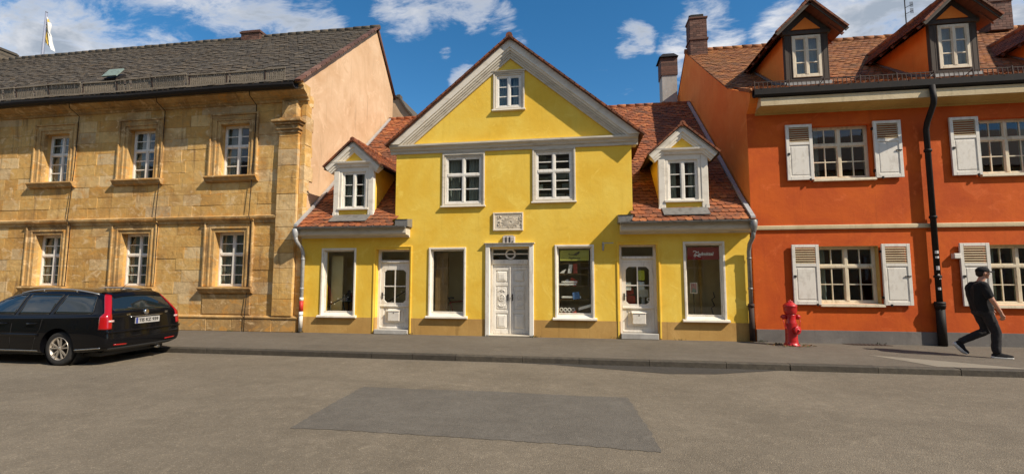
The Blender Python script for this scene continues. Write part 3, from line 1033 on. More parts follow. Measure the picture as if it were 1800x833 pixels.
def shop_window(root, x0, x1, z0, z1, mat='pale_trim'):
    """big fixed pane in a splayed timber surround > pane, sill"""
    f = MB()
    fo = .05
    # outer architrave
    f.cbox(x0, x0 + fo, FY - .035, FY + .1, z0, z1, .006)
    f.cbox(x1 - fo, x1, FY - .035, FY + .1, z0, z1, .006)
    f.cbox(x0 + fo, x1 - fo, FY - .035, FY + .1, z1 - fo, z1, .006)
    # splayed lining running back to the glass
    a0, a1, c1 = x0 + fo, x1 - fo, z1 - fo
    b0, b1, d1, zb = a0 + .018, a1 - .018, c1 - .02, z0 + .09
    ya, yb = FY - .01, FY + .09
    f.poly([(a0, ya, z0), (b0, yb, zb), (b0, yb, d1), (a0, ya, c1)])
    f.poly([(a1, ya, c1), (b1, yb, d1), (b1, yb, zb), (a1, ya, z0)])
    f.poly([(a0, ya, c1), (b0, yb, d1), (b1, yb, d1), (a1, ya, c1)])
    f.poly([(a0, ya, z0), (a1, ya, z0), (b1, yb, zb), (b0, yb, zb)])
    # glazing bead
    f.box(b0 - .01, b0 + .025, yb - .02, yb + .05, zb, d1)
    f.box(b1 - .025, b1 + .01, yb - .02, yb + .05, zb, d1)
    f.box(b0 + .025, b1 - .025, yb - .02, yb + .05, d1 - .025, d1 + .01)
    f.box(b0 + .025, b1 - .025, yb - .02, yb + .05, zb - .01, zb + .025)
    w = f.build('shop_window', mat, root)
    g = MB()
    g.box(b0, b1, yb + .01, yb + .016, zb, d1)
    g.build('pane', 'shop_glass', w)
    s = MB()
    s.sweep([(FY + .02, z0 + .01), (FY - .10, z0 - .012), (FY - .105, z0 - .05), (FY - .08, z0 - .065), (FY + .02, z0 - .065)], x0 - .06, x1 + .06)
    s.build('sill', mat, w)
    return w


def shop_door(root, x0, x1, z0, z1):
    """half-glazed door with chamfered glazing under a toplight > pane, letterbox, handle"""
    yb = FY + .20
    f = MB()
    # lining posts + head
    f.box(x0, x0 + .07, yb - .03, yb + .06, z0, z1)
    f.box(x1 - .07, x1, yb - .03, yb + .06, z0, z1)
    f.box(x0 + .07, x1 - .07, yb - .03, yb + .06, z1 - .05, z1)
    zt = z1 - .30
    f.cbox(x0 + .07, x1 - .07, yb - .045, yb + .06, zt - .07, zt, .008)
    f.box(x0 + .07, x1 - .07, yb, yb + .04, zt - .15, zt - .07)
    fr = f.build('door_frame', 'white_paint', root)
    g = MB()
    g.box(x0 + .06, x1 - .06, yb + .02, yb + .026, zt, z1 - .04)
    g.build('toplight_pane', 'shop_glass', fr)
    d = MB()
    a0, a1, zb, zc = x0 + .075, x1 - .075, z0 + .03, zt - .155
    st = .10
    zm = z0 + .74
    d.box(a0, a0 + st, yb, yb + .045, zb, zc)
    d.box(a1 - st, a1, yb, yb + .045, zb, zc)
    d.box(a0 + st, a1 - st, yb, yb + .045, zc - .12, zc)
    d.box(a0 + st, a1 - st, yb, yb + .045, zm - .11, zm + .02)
    d.cbox(a0, a1, yb - .03, yb + .01, zm - .10, zm - .05, .008)
    d.box(a0 + st, a1 - st, yb, yb + .045, zb, zb + .13)
    d.cbox(a0, a1, yb - .03, yb + .01, zb, zb + .055, .01)
    # bottom panel
    d.box(a0 + st, a1 - st, yb + .022, yb + .04, zb + .13, zm - .11)
    d.cbox(a0 + st + .05, a1 - st - .05, yb + .006, yb + .03, zb + .18, zm - .16, .014)
    # chamfered corners of the glazing
    c = .075
    gx0, gx1, gz0, gz1 = a0 + st, a1 - st, zm + .02, zc - .12
    for sx, xx in ((1, gx0), (-1, gx1)):
        for sz, zz in ((1, gz0), (-1, gz1)):
            d.prism([(xx, yb, zz), (xx + sx * c, yb, zz), (xx, yb, zz + sz * c)], (0, .04, 0))
    xm = (gx0 + gx1) / 2
    zmid = (gz0 + gz1) / 2
    d.box(xm - .016, xm + .016, yb + .004, yb + .04, gz0, gz1)
    d.box(gx0, gx1, yb + .007, yb + .037, zmid - .014, zmid + .014)
    do = d.build('shop_door', 'white_paint', root)
    g = MB()
    g.box(gx0 - .01, gx1 + .01, yb + .022, yb + .028, gz0 - .01, gz1 + .01)
    g.build('pane', 'shop_glass', do)
    l = MB()
    lx, lz = xm + .01, z0 + .40
    l.cbox(lx - .17, lx + .17, yb - .09, yb + .0, lz - .15, lz + .13, .012)
    l.prism([(lx - .185, yb - .105, lz + .13), (lx - .185, yb + .0, lz + .18), (lx - .185, yb + .0, lz + .13)], (.37, 0, 0))
    l.box(lx - .012, lx + .012, yb - .096, yb - .088, lz + .06, lz + .09, 1)
    l.build('letterbox', ['shutter_paint', 'ink'], do)
    h = MB()
    hx = a0 + .05
    h.box(hx - .016, hx + .016, yb - .012, yb, zm + .12, zm + .30)
    h.tube([(hx, yb - .01, zm + .24), (hx, yb - .05, zm + .24), (hx + .09, yb - .05, zm + .238)], .008, 6)
    h.build('handle', 'dark_metal', do)
    s = MB()
    s.cbox(x0 + .01, x1 - .01, FY - .06, yb + .06, .004, z0 + .025, .01, 0, .3)
    s.build('doorstep', 'pale_grey_render', root)
    return do


def dormer_yellow(root, xc, left):
    """pedimented dormer > window, roof, apron"""
    hw, y0, z0, ze, za = .62, FY + .03, 3.36, 4.86, 5.50
    x0, x1 = xc - hw, xc + hw
    roofz = lambda y: 2.98 + (y - 11.72) * .83
    yb = 11.72 + (ze - 2.98) / .83 + .1
    # cheeks
    c = MB()
    for x in (x0 + .04, x1 - .04):
        d = -.05 if x > xc else .05
        c.prism([(x, y0 + .05, roofz(y0) - .12), (x, yb, ze - .02), (x, y0 + .05, ze - .02)], (d, 0, 0))
    c.box(x0 + .16, x1 - .16, y0 + .035, y0 + .09, z0 + .02, 3.56)
    c.prism([(x0 + .12, y0 + .02, ze + .10), (x1 - .12, y0 + .02, ze + .10), (xc, y0 + .02, za - .12)], (0, .06, 0))
    do = c.build('dormer', 'yellow_plaster', root)
    # timber front: posts, window surround, entablature, raking boards
    f = MB()
    f.cbox(x0, x0 + .17, y0, y0 + .12, z0, ze, .01)
    f.cbox(x1 - .17, x1, y0, y0 + .12, z0, ze, .01)
    f.cbox(x0 + .17, x1 - .17, y0 + .02, y0 + .12, ze - .22, ze - .06, .008)
    f.cbox(x0 + .17, x0 + .25, y0 + .015, y0 + .12, 3.56, ze - .22, .008)
    f.cbox(x1 - .25, x1 - .17, y0 + .015, y0 + .12, 3.56, ze - .22, .008)
    f.cbox(x0 + .14, x1 - .14, y0 - .03, y0 + .1, 3.52, 3.575, .008)
    f.sweep([(y0 + .1, ze - .07), (y0 - .02, ze - .07), (y0 - .04, ze - .01), (y0 - .10, ze + .03), (y0 - .11, ze + .075), (y0 + .1, ze + .085)], x0 - .08, x1 + .08)
    # little scroll feet
    for s, x in ((-1, x0), (1, x1)):
        f.prism([(x - s * .10, y0 - .012, z0 - .16), (x + s * .03, y0 - .012, z0 - .10), (x, y0 - .012, z0 + .10), (x - s * .07, y0 - .012, z0 + .10)], (0, .06, 0))
    dx, dz = hw + .22, za - ze
    sl = dz / (hw + .10)
    ln = sqrt(1 + sl * sl)
    for s in (-1, 1):
        e = (xc + s * (hw + .24), y0 - .10, za - sl * (hw + .24) + .04)
        ap = (xc, y0 - .10, za + .04)
        n = Vector((s * sl, 0, 1)).normalized()
        for off, wd, yy, dp in ((0, .13, 0, .26), (-.13, .06, .035, .2), (-.19, .05, .065, .16)):
            A = Vector(e) + n * off + V(0, yy, 0)
            B = Vector(ap) + V(0, yy, off * ln)
            B2 = Vector(ap) + V(0, yy, (off - wd) * ln)
            f.prism([A, B, B2, A - n * wd], (0, dp, 0))
    f.build('dormer_front', 'pale_trim', do)
    mesh_window(do, x0 + .25, x1 - .25, 3.575, ze - .22, y0 + .055, 2, (3,), .6, .04, .022, name='window', curtain=([(0, .3), (.72, 1)], 'curtain_cloth'))
    # roof
    r = MB()
    yr = 11.72 + (za - 2.98) / .83 + .15
    for s in (-1, 1):
        T = Vector((-s * 1, 0, sl)).normalized()
        el = Vector((xc + s * (hw + .27), y0 - .14, za - sl * (hw + .27) + .06))
        L = (hw + .27) * ln
        keep = lambda p: p.z > roofz(p.y) - .05
        if s < 0:
            tile_patch(r, (el.x, yr, el.z), (0, -1, 0), T, yr - y0 + .14, L, .17, .15, keep=keep, base=False)
        else:
            tile_patch(r, el, (0, 1, 0), T, yr - y0 + .14, L, .17, .15, keep=keep, base=False)
        # boarded underside
        ye = 11.72 + (el.z - 2.98) / .83
        r.poly([(el.x, el.y + .02, el.z - .02), (el.x, ye + .1, el.z - .02), (xc, yr, za + .03), (xc, el.y + .02, za + .03)], 1)
        r.poly([(el.x, el.y + .02, el.z - .06), (xc, el.y + .02, za - .01), (xc, yr, za - .01), (el.x, ye + .1, el.z - .06)], 1)
        for i in range(7):
            a = el + T * (i * L / 7)
            r.obox(a + T * L / 14 + V(0, .02, .02), V(0, .05, 0), T * L / 13, V(T.z, 0, -T.x) * .022, 0, random.uniform(.05, .5))
    ridge_tiles(r, (xc, y0 - .16, za + .07), (xc, yr, za + .07), .07, .3)
    r.build('dormer_roof', ['red_tile', 'brown_wood'], do)
    a = MB()
    a.prism([(x0 + .06, y0 - .01, z0 + .02), (x0 + .06, y0 - .34, z0 - .20), (x0 + .06, y0 - .335, z0 - .215), (x0 + .06, y0 + .02, z0 + .0)], (x1 - x0 - .12, 0, 0))
    a.build('lead_apron', 'zinc', do)
    return do


def yellow_house():
    X0, X1, M0, M1 = -8.12, 4.17, -5.25, 1.32
    root = thing('yellow_house', (-1.95, FY, 0), 'small yellow plastered house with street gable, two dormers and shop windows', 'house')
    ZE, ZW = 5.20, 2.95
    AX, AZ = -1.93, 8.13
    openings = [(-7.46, -6.40, .50, 2.41), (-5.80, -4.80, .10, 2.36), (-4.23, -3.17, .52, 2.40), (-2.52, -1.40, .02, 2.38),
                (-.73, .30, .52, 2.44), (.95, 1.90, .12, 2.43), (2.55, 3.55, .52, 2.49)]
    up = [(-3.85, -2.68, 3.56, 5.02), (-1.30, -.18, 3.62, 5.06), (-2.40, -1.56, 6.24, 7.30)]
    ins = [(-7.46 + .05, -6.40 - .05, .503, 2.36), openings[1], (-4.23 + .05, -3.17 - .05, .523, 2.35), openings[3],
           (-.68, .25, .523, 2.39), openings[5], (2.60, 3.50, .513, 2.44)]
    w = MB()
    doors = [(h[0], h[1], .45, h[3]) for h in (ins[1], ins[3], ins[5])]
    foot = []
    for a, bb, c, d in reversed(doors):
        foot += [(bb, .45), (bb, d), (a, d), (a, .45)]
    wall(w, [(X0, .45), (X0, ZW), (M0, ZW), (M0, ZE + .1), (AX, AZ + .02), (M1, ZE + .1), (M1, ZW), (X1, ZW), (X1, .45)] + foot,
         [ins[0], ins[2], ins[4], ins[6]] + up, FY, .26, notches=doors)
    # side walls of the tall middle block
    w.poly([(M0, FY, ZW), (M0, 18, ZW), (M0, 18, ZE + .1), (M0, FY, ZE + .1)])
    w.poly([(M1, FY, ZW), (M1, FY, ZE + .1), (M1, 18, ZE + .1), (M1, 18, ZW)])
    w.poly([(X0, FY, 0), (X0, FY, ZW), (X0, 18, 8.1), (X0, 23.6, 3), (X0, 23.6, 0)])
    w.poly([(X1, FY, 0), (X1, 23.6, 0), (X1, 23.6, 3), (X1, 18, 8.1), (X1, FY, ZW)])
    w.poly([(X0, 23.6, 0), (X0, 23.6, 3), (X1, 23.6, 3), (X1, 23.6, 0)])
    w.build('yellow_wall', 'yellow_plaster', root)
    b = MB()
    xs = [X0] + [v for h in openings if h[2] < .45 for v in (h[0], h[1])] + [X1]
    for i in range(0, len(xs), 2):
        b.box(xs[i], xs[i + 1], FY - .006, FY + .26, 0, .4498)
    b.build('tan_base', 'tan_plaster', root)
    # thin plaster edges round the shop doors
    for h in (openings[1], openings[5]):
        e = MB()
        x0, x1, zt = h[0], h[1], h[3]
        e.cbox(x0 - .07, x0 - .03, FY - .022, FY + .02, .03, zt + .06, .006)
        e.cbox(x1 + .03, x1 + .07, FY - .022, FY + .02, .03, zt + .06, .006)
        e.cbox(x0 - .07, x1 + .07, FY - .022, FY + .02, zt + .06, zt + .10, .006)
        e.build('door_edging', 'yellow_plaster', root)
    # rooms behind
    r = MB()
    r.box(X0 + .05, X1 - .05, FY + 1.05, FY + 1.1, 0, ZW)
    r.prism([(M0 + .4, FY + 1.6, 4.4), (M1 - .4, FY + 1.6, 4.4), (M1 - .4, FY + 1.6, 5.4), (AX, FY + 1.6, 7.8), (M0 + .4, FY + 1.6, 5.4)], (0, .1, 0))
    r.box(X0 + .05, X1 - .05, FY + .27, FY + 2.2, 2.62, 2.72)
    r.box(M0 + .05, M1 - .05, FY + .27, FY + 3.2, 5.28, 5.36)
    r.box(X0 + .05, X1 - .05, FY + .3, FY + 3.2, .02, .06)
    for x in (-6.1, -4.55, -2.75, -1.2, .6, 2.25):
        r.box(x - .04, x + .04, FY + .30, FY + 3.2, .06, 2.62)
    r.build('room_walls', 'warm_room_plaster', root)
    # shop windows and doors
    for i in (0, 2, 4, 6):
        shop_window(root, *openings[i])
    shop_door(root, *openings[1])
    shop_door(root, *openings[5])

    # ---- carved double door with transom
    x0, x1, z1 = -2.52, -1.40, 2.38
    f = MB()
    f.cbox(x0 - .10, x0 + .02, FY - .05, FY + .12, .0, z1 + .02, .012)
    f.cbox(x1 - .02, x1 + .10, FY - .05, FY + .12, .0, z1 + .02, .012)
    f.cbox(x0 - .10, x1 + .10, FY - .05, FY + .12, z1 + .02, z1 + .10, .012)
    f.sweep([(FY + .02, z1 + .10), (FY - .09, z1 + .10), (FY - .10, z1 + .125), (FY + .02, z1 + .135)], x0 - .13, x1 + .13)
    yb = FY + .20
    f.box(x0 + .02, x0 + .07, yb - .03, FY + .26, .03, z1 + .02)
    f.box(x1 - .07, x1 - .02, yb - .03, FY + .26, .03, z1 + .02)
    f.cbox(x0 + .07, x1 - .07, yb - .04, yb + .06, 1.93, 2.06, .012)
    f.cbox(x0 + .07, x1 - .07, yb, yb + .05, 1.86, 1.93, .01)
    f.box(x0 + .07, x1 - .07, yb + .012, yb + .05, 2.20, 2.235)
    f.box(x0 + .07, x1 - .07, yb - .01, yb + .05, 2.34, z1 + .02)
    f.torus(((x0 + x1) / 2, yb + .02, 2.215), .125, .026, 'y', 28, 8)
    fr = f.build('door_surround', 'white_paint', root)
    g = MB()
    g.box(x0 + .05, x1 - .05, yb + .035, yb + .04, 2.06, 2.34)
    g.build('transom_pane', 'old_glass', fr)
    xm = (x0 + x1) / 2
    for s in (-1, 1):
        d = MB()
        a0, a1 = (x0 + .075, xm - .004) if s < 0 else (xm + .004, x1 - .075)
        d.box(a0, a1, yb + .02, yb + .06, .05, 1.855)
        st = .075
        d.cbox(a0, a0 + st, yb, yb + .03, .05, 1.855, .006)
        d.cbox(a1 - st, a1, yb, yb + .03, .05, 1.855, .006)
        for za, zb in ((.05, .17), (.60, .68), (1.34, 1.43), (1.77, 1.855)):
            d.cbox(a0 + st, a1 - st, yb, yb + .03, za, zb, .006)
        pa, pb = a0 + st + .025, a1 - st - .025
        for za, zb in ((.195, .575), (1.455, 1.745)):
            d.cbox(pa, pb, yb - .006, yb + .03, za, zb, .03)
            d.cbox(pa + .05, pb - .05, yb - .014, yb + .03, za + .055, zb - .055, .014)
        # tall middle panel with its rosette and swags
        d.cbox(pa, pb, yb + .004, yb + .03, .705, 1.315, .02)
        pc = (pa + pb) / 2
        d.torus((pc, yb + .002, 1.02), .082, .014, 'y', 22, 6)
        d.torus((pc, yb + .002, 1.02), .045, .011, 'y', 18, 6)
        d.lathe([(.0, -.02), (.022, -.014), (.026, .0)], (pc, yb + .002, 1.02), 'y', 12)
        for zz, fl in ((.80, 1), (1.22, -1)):
            d.tube([(pc - .09, yb, zz + fl * .035), (pc - .05, yb - .004, zz - fl * .005), (pc, yb - .006, zz - fl * .02), (pc + .05, yb - .004, zz - fl * .005), (pc + .09, yb, zz + fl * .035)], .011, 6)
            d.lathe([(.0, -.016), (.018, -.01), (.02, .0)], (pc, yb + .002, zz + fl * .02), 'y', 10)
        if s < 0:
            d.cbox(xm - .028, xm + .0, yb - .02, yb + .02, .05, 1.855, .008)
        leaf = d.build('door_leaf', 'white_paint', root)
        h = MB()
        hx = (xm + .055) if s > 0 else (xm - .075)
        h.box(hx - .014, hx + .014, yb - .014, yb, .94, 1.12)
        if s > 0:
            h.tube([(hx, yb - .01, 1.06), (hx, yb - .055, 1.06), (hx - .0, yb - .06, 1.0)], .010, 6)
            h.lathe([(.0, -.075), (.02, -.06), (.014, -.045)], (hx, yb, 1.07), 'y', 10)
        h.build('handle', 'dark_metal', leaf)
    s_ = MB()
    s_.cbox(x0 - .08, x1 + .08, FY - .05, FY + .26, .004, .045, .012)
    s_.build('doorstep', 'weathered_trim', root)

    # ---- house number and relief plaque
    n = MB()
    n.cbox(-2.14, -1.80, FY - .075, FY + .02, z1 + .10, z1 + .30, .02)
    n.prism([(-2.14, FY - .06, z1 + .30), (-1.80, FY - .06, z1 + .30), (-1.86, FY - .06, z1 + .335), (-2.08, FY - .06, z1 + .335)], (0, .08, 0))
    no = n.build('number_stone', 'number_stone', root)
    tx = MB()
    tx.add(text_geo('11.', .20, 0, .006, .006), Matrix.Translation((-1.965, FY - .080, z1 + .205)))
    tx.build('house_number', 'ink', no)
    p = MB()
    px0, px1, pz0, pz1 = -2.41, -1.58, 2.84, 3.34
    p.cbox(px0 + .03, px1 - .03, FY - .03, FY + .02, pz0 + .03, pz1 - .03, .01)
    profile_frame(p, px0 + .04, px1 - .04, pz0 + .04, pz1 - .04, [(0, .04, FY - .05, FY + .02)])
    rr = random.Random(2)
    # raised ornament: a central sunburst with leafy scrolls round it
    pcx, pcz = -1.93, 3.07
    for i in range(26):
        a = 2 * pi * i / 26
        r0, r1 = .04, .15 + .035 * (i % 2)
        p.bar((pcx + cos(a) * r0 * 1.25, FY - .036, pcz + sin(a) * r0 * .9), (pcx + cos(a) * r1 * 1.35, FY - .034, pcz + sin(a) * r1 * .88), .014, .012, (0, 1, 0))
    for k in range(4):
        p.torus((pcx, FY - .033, pcz), .03 + .035 * k, .006, 'y', 20, 5)
    for i in range(34):
        s = 1 if i % 2 else -1
        a = (rr.uniform(.24, .34) * s + pcx, rr.uniform(pz0 + .09, pz1 - .09))
        t = rr.uniform(0, 6.28)
        p.tube([(a[0] - .025 * cos(t), FY - .034, a[1] - .025 * sin(t)), (a[0], FY - .043, a[1]), (a[0] + .025 * cos(t + .9), FY - .034, a[1] + .025 * sin(t + .9))], .008, 5)
    for i in range(18):
        xx = px0 + .16 + i * .034
        p.box(xx, xx + .014, FY - .036, FY - .03, pz1 - .095, pz1 - rr.uniform(.072, .08))
        p.box(xx, xx + .016, FY - .036, FY - .03, pz0 + .075, pz0 + rr.uniform(.088, .10))
    p.build('relief_plaque', 'relief_stone', root)

    # ---- upper windows in flat grey timber surrounds
    for (a, bb, c, d), rows, sp in ((up[0], (1, 2), .62), (up[1], (2, 3), .60), (up[2], (3,), .6)):
        wdo = mesh_window(root, a + .07, bb - .07, c + .06, d - .07, FY + .02, 2, rows, sp, .05, .026,
                          curtain=None if (a, bb) == up[1][:2] else ([(0, .36), (.62, 1)], 'net_curtain' if d > 6 else 'curtain_cloth'))
        f = MB()
        profile_frame(f, a + .075, bb - .075, c + .06, d - .075, [(0, .05, FY - .012, FY + .1), (.05, .10, FY - .035, FY + .1)], sides='LRTB')
        if d > 6:
            f.sweep([(FY + .02, d + .02), (FY - .06, d + .02), (FY - .07, d + .05), (FY + .02, d + .06)], a - .05, bb + .05)
        else:
            f.cbox(a - .03, bb + .03, FY - .02, FY + .05, d + .026, ZE - .11, .006)
        f.build('surround', 'weathered_trim', wdo)
        f = MB()
        f.sweep([(FY + .02, c + .01), (FY - .075, c - .005), (FY - .08, c - .035), (FY + .02, c - .045)], a - .05, bb + .05)
        f.build('sill', 'pale_trim', wdo)
    # shelves of stacked cloth inside the right upper window
    a, bb, c, d = up[1]
    sh = MB()
    for k in range(5):
        zz = c + .12 + k * .26
        sh.box(a + .05, bb - .05, FY + .30, FY + .60, zz, zz + .02, 0)
        rr = random.Random(20 + k)
        x = a + .08
        while x < bb - .2:
            wv, hv = rr.uniform(.12, .3), rr.uniform(.06, .17)
            sh.box(x, min(x + wv, bb - .07), FY + .32, FY + .55, zz + .021, zz + .02 + hv, rr.choice((1, 1, 2, 3, 0)))
            x += wv + .02
    sh.build('shelf_unit', ['shop_wood', 'curtain_cloth', 'paper_white', 'brown_wood'], root)

    # ---- pediment: horizontal cornice and raking cornices
    f = MB()
    oy = .15
    prof = [(FY + .02, ZE - .12), (FY - .03, ZE - .12), (FY - .035, ZE - .04), (FY - .07, ZE - .03), (FY - .09, ZE + .03), (FY - .13, ZE + .05), (FY - oy, ZE + .08), (FY - oy, ZE + .125), (FY + .02, ZE + .15)]
    f.sweep(prof, M0 - .17, M1 + .17)
    for xs_ in (M0 - .17, M1 - .08):        # returns of the cornice round the corners
        f.box(xs_, xs_ + .25, FY + .021, FY + .5, ZE - .05, ZE + .12)
    f.build('pediment_cornice', 'weathered_trim', root)
    sl = (AZ + .06 - (ZE + .13)) / (M1 + .20 - AX)
    ln = sqrt(1 + sl * sl)
    f = MB()
    for s in (-1, 1):
        n = Vector((s * sl, 0, 1)).normalized()
        E_ = Vector((AX + s * (M1 + .24 - AX), FY - oy - .03, ZE + .14))
        A_ = Vector((AX, FY - oy - .03, ZE + .14 + sl * (M1 + .24 - AX)))
        for off, wd, yy, mm in ((.0, .20, 0.0, 0), (-.20, .05, .04, 0), (-.25, .055, .075, 1), (-.305, .05, .105, 1), (-.355, .06, .13, 1)):
            P = E_ + V(-s * off * 0, yy, 0) + n * off
            Q = A_ + V(0, yy, off * ln)
            Q2 = A_ + V(0, yy, (off - wd) * ln)
            P2 = E_ + V(0, yy, 0) + n * (off - wd)
            # cut the lower ends level with the horizontal cornice
            def lev(p, q):
                zz = ZE + .128
                if p.z < zz:
                    k = (zz - p.z) / (q.z - p.z)
                    return p + (q - p) * k
                return p
            f.prism([lev(P, Q), Q, Q2, lev(P2, Q2)], (0, .34 - yy, 0), mm)
    f.build('raking_cornice', ['pale_trim', 'weathered_trim'], root)

    # ---- roofs
    r = MB()
    wy0, wz0, wz1, wy1 = 11.76, 2.98, 8.28, 18.0
    prof = [(wy0, wz0), (12.6, 3.64), (14.4, 5.22), (wy1, wz1)]
    main_z = lambda x: AZ + .12 - abs(x - AX) * sl
    for a, bb in ((X0 + .02, M0 + .25), (M1 - .25, X1 + .03)):
        for (y0, z0), (y1, z1_) in zip(prof, prof[1:]):
            T = Vector((0, y1 - y0, z1_ - z0))
            lo, hi = (X0 + .02, AX) if a < AX else (AX, X1 + .03)
            if y0 < 13.5 and z1_ < 5.3 and y0 < FY + 2.3:
                lo, hi = (a, bb) if y0 < 12.3 else (lo, hi)
            keep = lambda p: (p.x < M0 + .02 or p.x > M1 - .02 or p.z > main_z(p.x) - .25)
            tile_patch(r, (lo, y0, z0), (1, 0, 0), T, hi - lo, T.length, .185, .165, keep=keep, jit=1.2, base=False,
                       t0=.12, t1=1.0)
            for u0, u1 in ((a, M0 + .0), (M1 - .0, bb)):
                if u1 > u0:
                    r.poly([(u0, y0, z0 - .014), (u1, y0, z0 - .014), (u1, y1, z1_ - .014), (u0, y1, z1_ - .014)], 0, .1)
    ridge_tiles(r, (X0 + .02, wy1, wz1), (X1, wy1, wz1), .09, .34)
    r.poly([(X0, wy1, wz1 - .02), (X1, wy1, wz1 - .02), (X1, 23.6, 3), (X0, 23.6, 3)], 0, .4)
    r.build('wing_roof', 'red_tile', root)
    r = MB()
    for s in (-1, 1):
        L = (M1 + .30 - AX) * ln
        T = Vector((-s, 0, sl)).normalized()
        el = Vector((AX + s * (M1 + .30 - AX), FY - .26, ZE + .13 - sl * .06))
        roofz = lambda y: 3.64 + (y - 12.6) * .86
        keep = lambda p: p.z > roofz(p.y) - .2
        if s < 0:
            tile_patch(r, (el.x, 18.2, el.z), (0, -1, 0), T, 18.2 - el.y, L, .185, .165, keep=keep)
        else:
            tile_patch(r, el, (0, 1, 0), T, 18.2 - el.y, L, .185, .165, keep=keep)
        nn = Vector((s * sl, 0, 1)).normalized()
        k = 26
        for i in range(k):
            a = el + T * (L * i / k) + nn * .012
            r.obox(a + T * (L / k / 2) + V(0, .045, 0), V(0, .085, 0), T * (L / k * .55), nn * (.022 + .004 * (i % 2)), 0, random.uniform(.0, .45))
        # boarded soffit under the overhang
        r.poly([el + nn * -.02, el + T * L + nn * -.02, el + T * L + V(0, .5, 0) + nn * -.02, el + V(0, .5, 0) + nn * -.02], 0, .05)
    apex = ZE + .13 - sl * .06 + (M1 + .30 - AX) * sl
    ridge_tiles(r, (AX, FY - .28, apex + .03), (AX, 18.1, apex + .03), .09, .34)
    r.build('main_roof', 'red_tile', root)
    # ---- boxed eaves and gutters of the wings
    for a, bb, end in ((X0 + .04, -4.80, -4.80), (.98, X1 + .02, .98)):
        c = MB()
        c.sweep([(FY + .01, 2.70), (FY - .06, 2.70), (FY - .10, 2.745), (FY - .30, 2.76), (FY - .33, 2.80), (FY - .33, 2.935), (FY + .01, 2.96)], a, bb)
        c.build('eaves_box', 'weathered_trim', root)
        gt = MB()
        pr = []
        for i in range(11):
            t = pi + pi * i / 10
            pr.append((11.79 + .065 * cos(t), 2.985 + .065 * sin(t)))
        inner = [(11.79 + (y - 11.79) * .86, 2.985 + (z - 2.985) * .86) for y, z in reversed(pr)]
        gt.sweep(pr + inner, a - .02, bb + .02)
        for i in range(9):
            xx = a + (bb - a) * (i + .5) / 9
            gt.box(xx - .012, xx + .012, 11.715, 11.865, 2.985, 2.995)
        gt.build('gutter', 'zinc', root)
        # zinc end box where the wing roof dies against the tall front
        e = MB()
        ex0, ex1 = (end - .30, end + .06) if end < 0 else (end - .06, end + .30)
        e.box(ex0, ex1, FY - .36, FY - .003, 2.975, 3.17)
        e.prism([(ex0, FY - .38, 3.17), (ex0, FY - .003, 3.21), (ex0, FY - .003, 3.17)], (ex1 - ex0, 0, 0))
        e.build('gutter_end_box', 'zinc', root)
    # lead flashing along the party walls
    for x, d in ((X0 + .02, .10), (X1 - .10, .10)):
        l = MB()
        for (y0, z0), (y1, z1_) in zip(prof, prof[1:]):
            l.prism([(x, y0, z0 + .03), (x, y1, z1_ + .03), (x, y1, z1_ + .09), (x, y0, z0 + .09)], (d, 0, 0))
        l.build('flashing', 'pale_zinc', root)
    dormer_yellow(root, -6.57, True)
    dormer_yellow(root, 2.62, False)
    # ---- downpipes
    d = MB()
    px = X0 + .06
    d.lathe([(.05, 2.70), (.085, 2.80), (.09, 2.93), (.075, 2.95)], (px, 11.80, 0), 'z', 14)
    d.tube([(px, 11.80, 2.76), (px + .01, 11.84, 2.60), (px + .05, 12.04, 2.42), (px + .06, 12.11, 2.25), (px + .06, 12.11, .03)], .05, 12)
    for z in (2.1, 1.25, .5):
        d.tube([(px + .06, 12.11, z - .02), (px + .06, 12.11, z + .02)], .058, 12)
        d.box(px + .05, px + .07, 12.12, FY + .01, z - .01, z + .01)
    dp = d.build('downpipe', 'pale_zinc', root)
    d = MB()
    d.tube([(px + .06, 12.11, .60), (px + .06, 12.11, .90)], .056, 12)
    d.build('red_band', 'red_band', dp, label='red painted band on the grey downpipe')
    d = MB()
    d.tube([(px + .06, 12.11, .14), (px + .06, 12.11, .60)], .055, 12)
    d.tube([(px + .06, 12.11, .90), (px + .06, 12.11, 1.0)], .0545, 12)
    d.build('white_band', 'white_paint', dp)
    d = MB()
    px = X1 - .02
    d.lathe([(.05, 2.68), (.085, 2.80), (.095, 2.95), (.08, 2.97)], (px - .02, 11.80, 0), 'z', 14)
    d.tube([(px - .02, 11.80, 2.74), (px - .03, 11.84, 2.56), (px - .05, 12.03, 2.40), (px - .05, 12.11, 2.22), (px - .05, 12.11, .9)], .05, 12)
    for z in (2.05, 1.3):
        d.tube([(px - .05, 12.11, z - .02), (px - .05, 12.11, z + .02)], .058, 12)
    dp = d.build('downpipe', 'zinc', root)
    d = MB()
    d.tube([(px - .05, 12.11, .02), (px - .05, 12.11, .88)], .064, 12)
    d.tube([(px - .05, 12.11, .85), (px - .05, 12.11, .93)], .076, 12)
    d.build('standpipe', 'rust_metal', dp)
    # ---- small empty bracket by the shop door
    k = MB()
    k.box(.52, .56, FY - .02, FY + .01, 2.28, 2.50)
    k.tube([(.54, FY - .01, 2.46), (.54, FY - .10, 2.47), (.80, FY - .12, 2.47)], .012, 6)
    k.tube([(.54, FY - .01, 2.30), (.55, FY - .06, 2.31), (.56, FY - .10, 2.45)], .009, 6)
    k.build('wall_bracket', 'pale_zinc', root)
    return root


stone_house()
yellow_house()


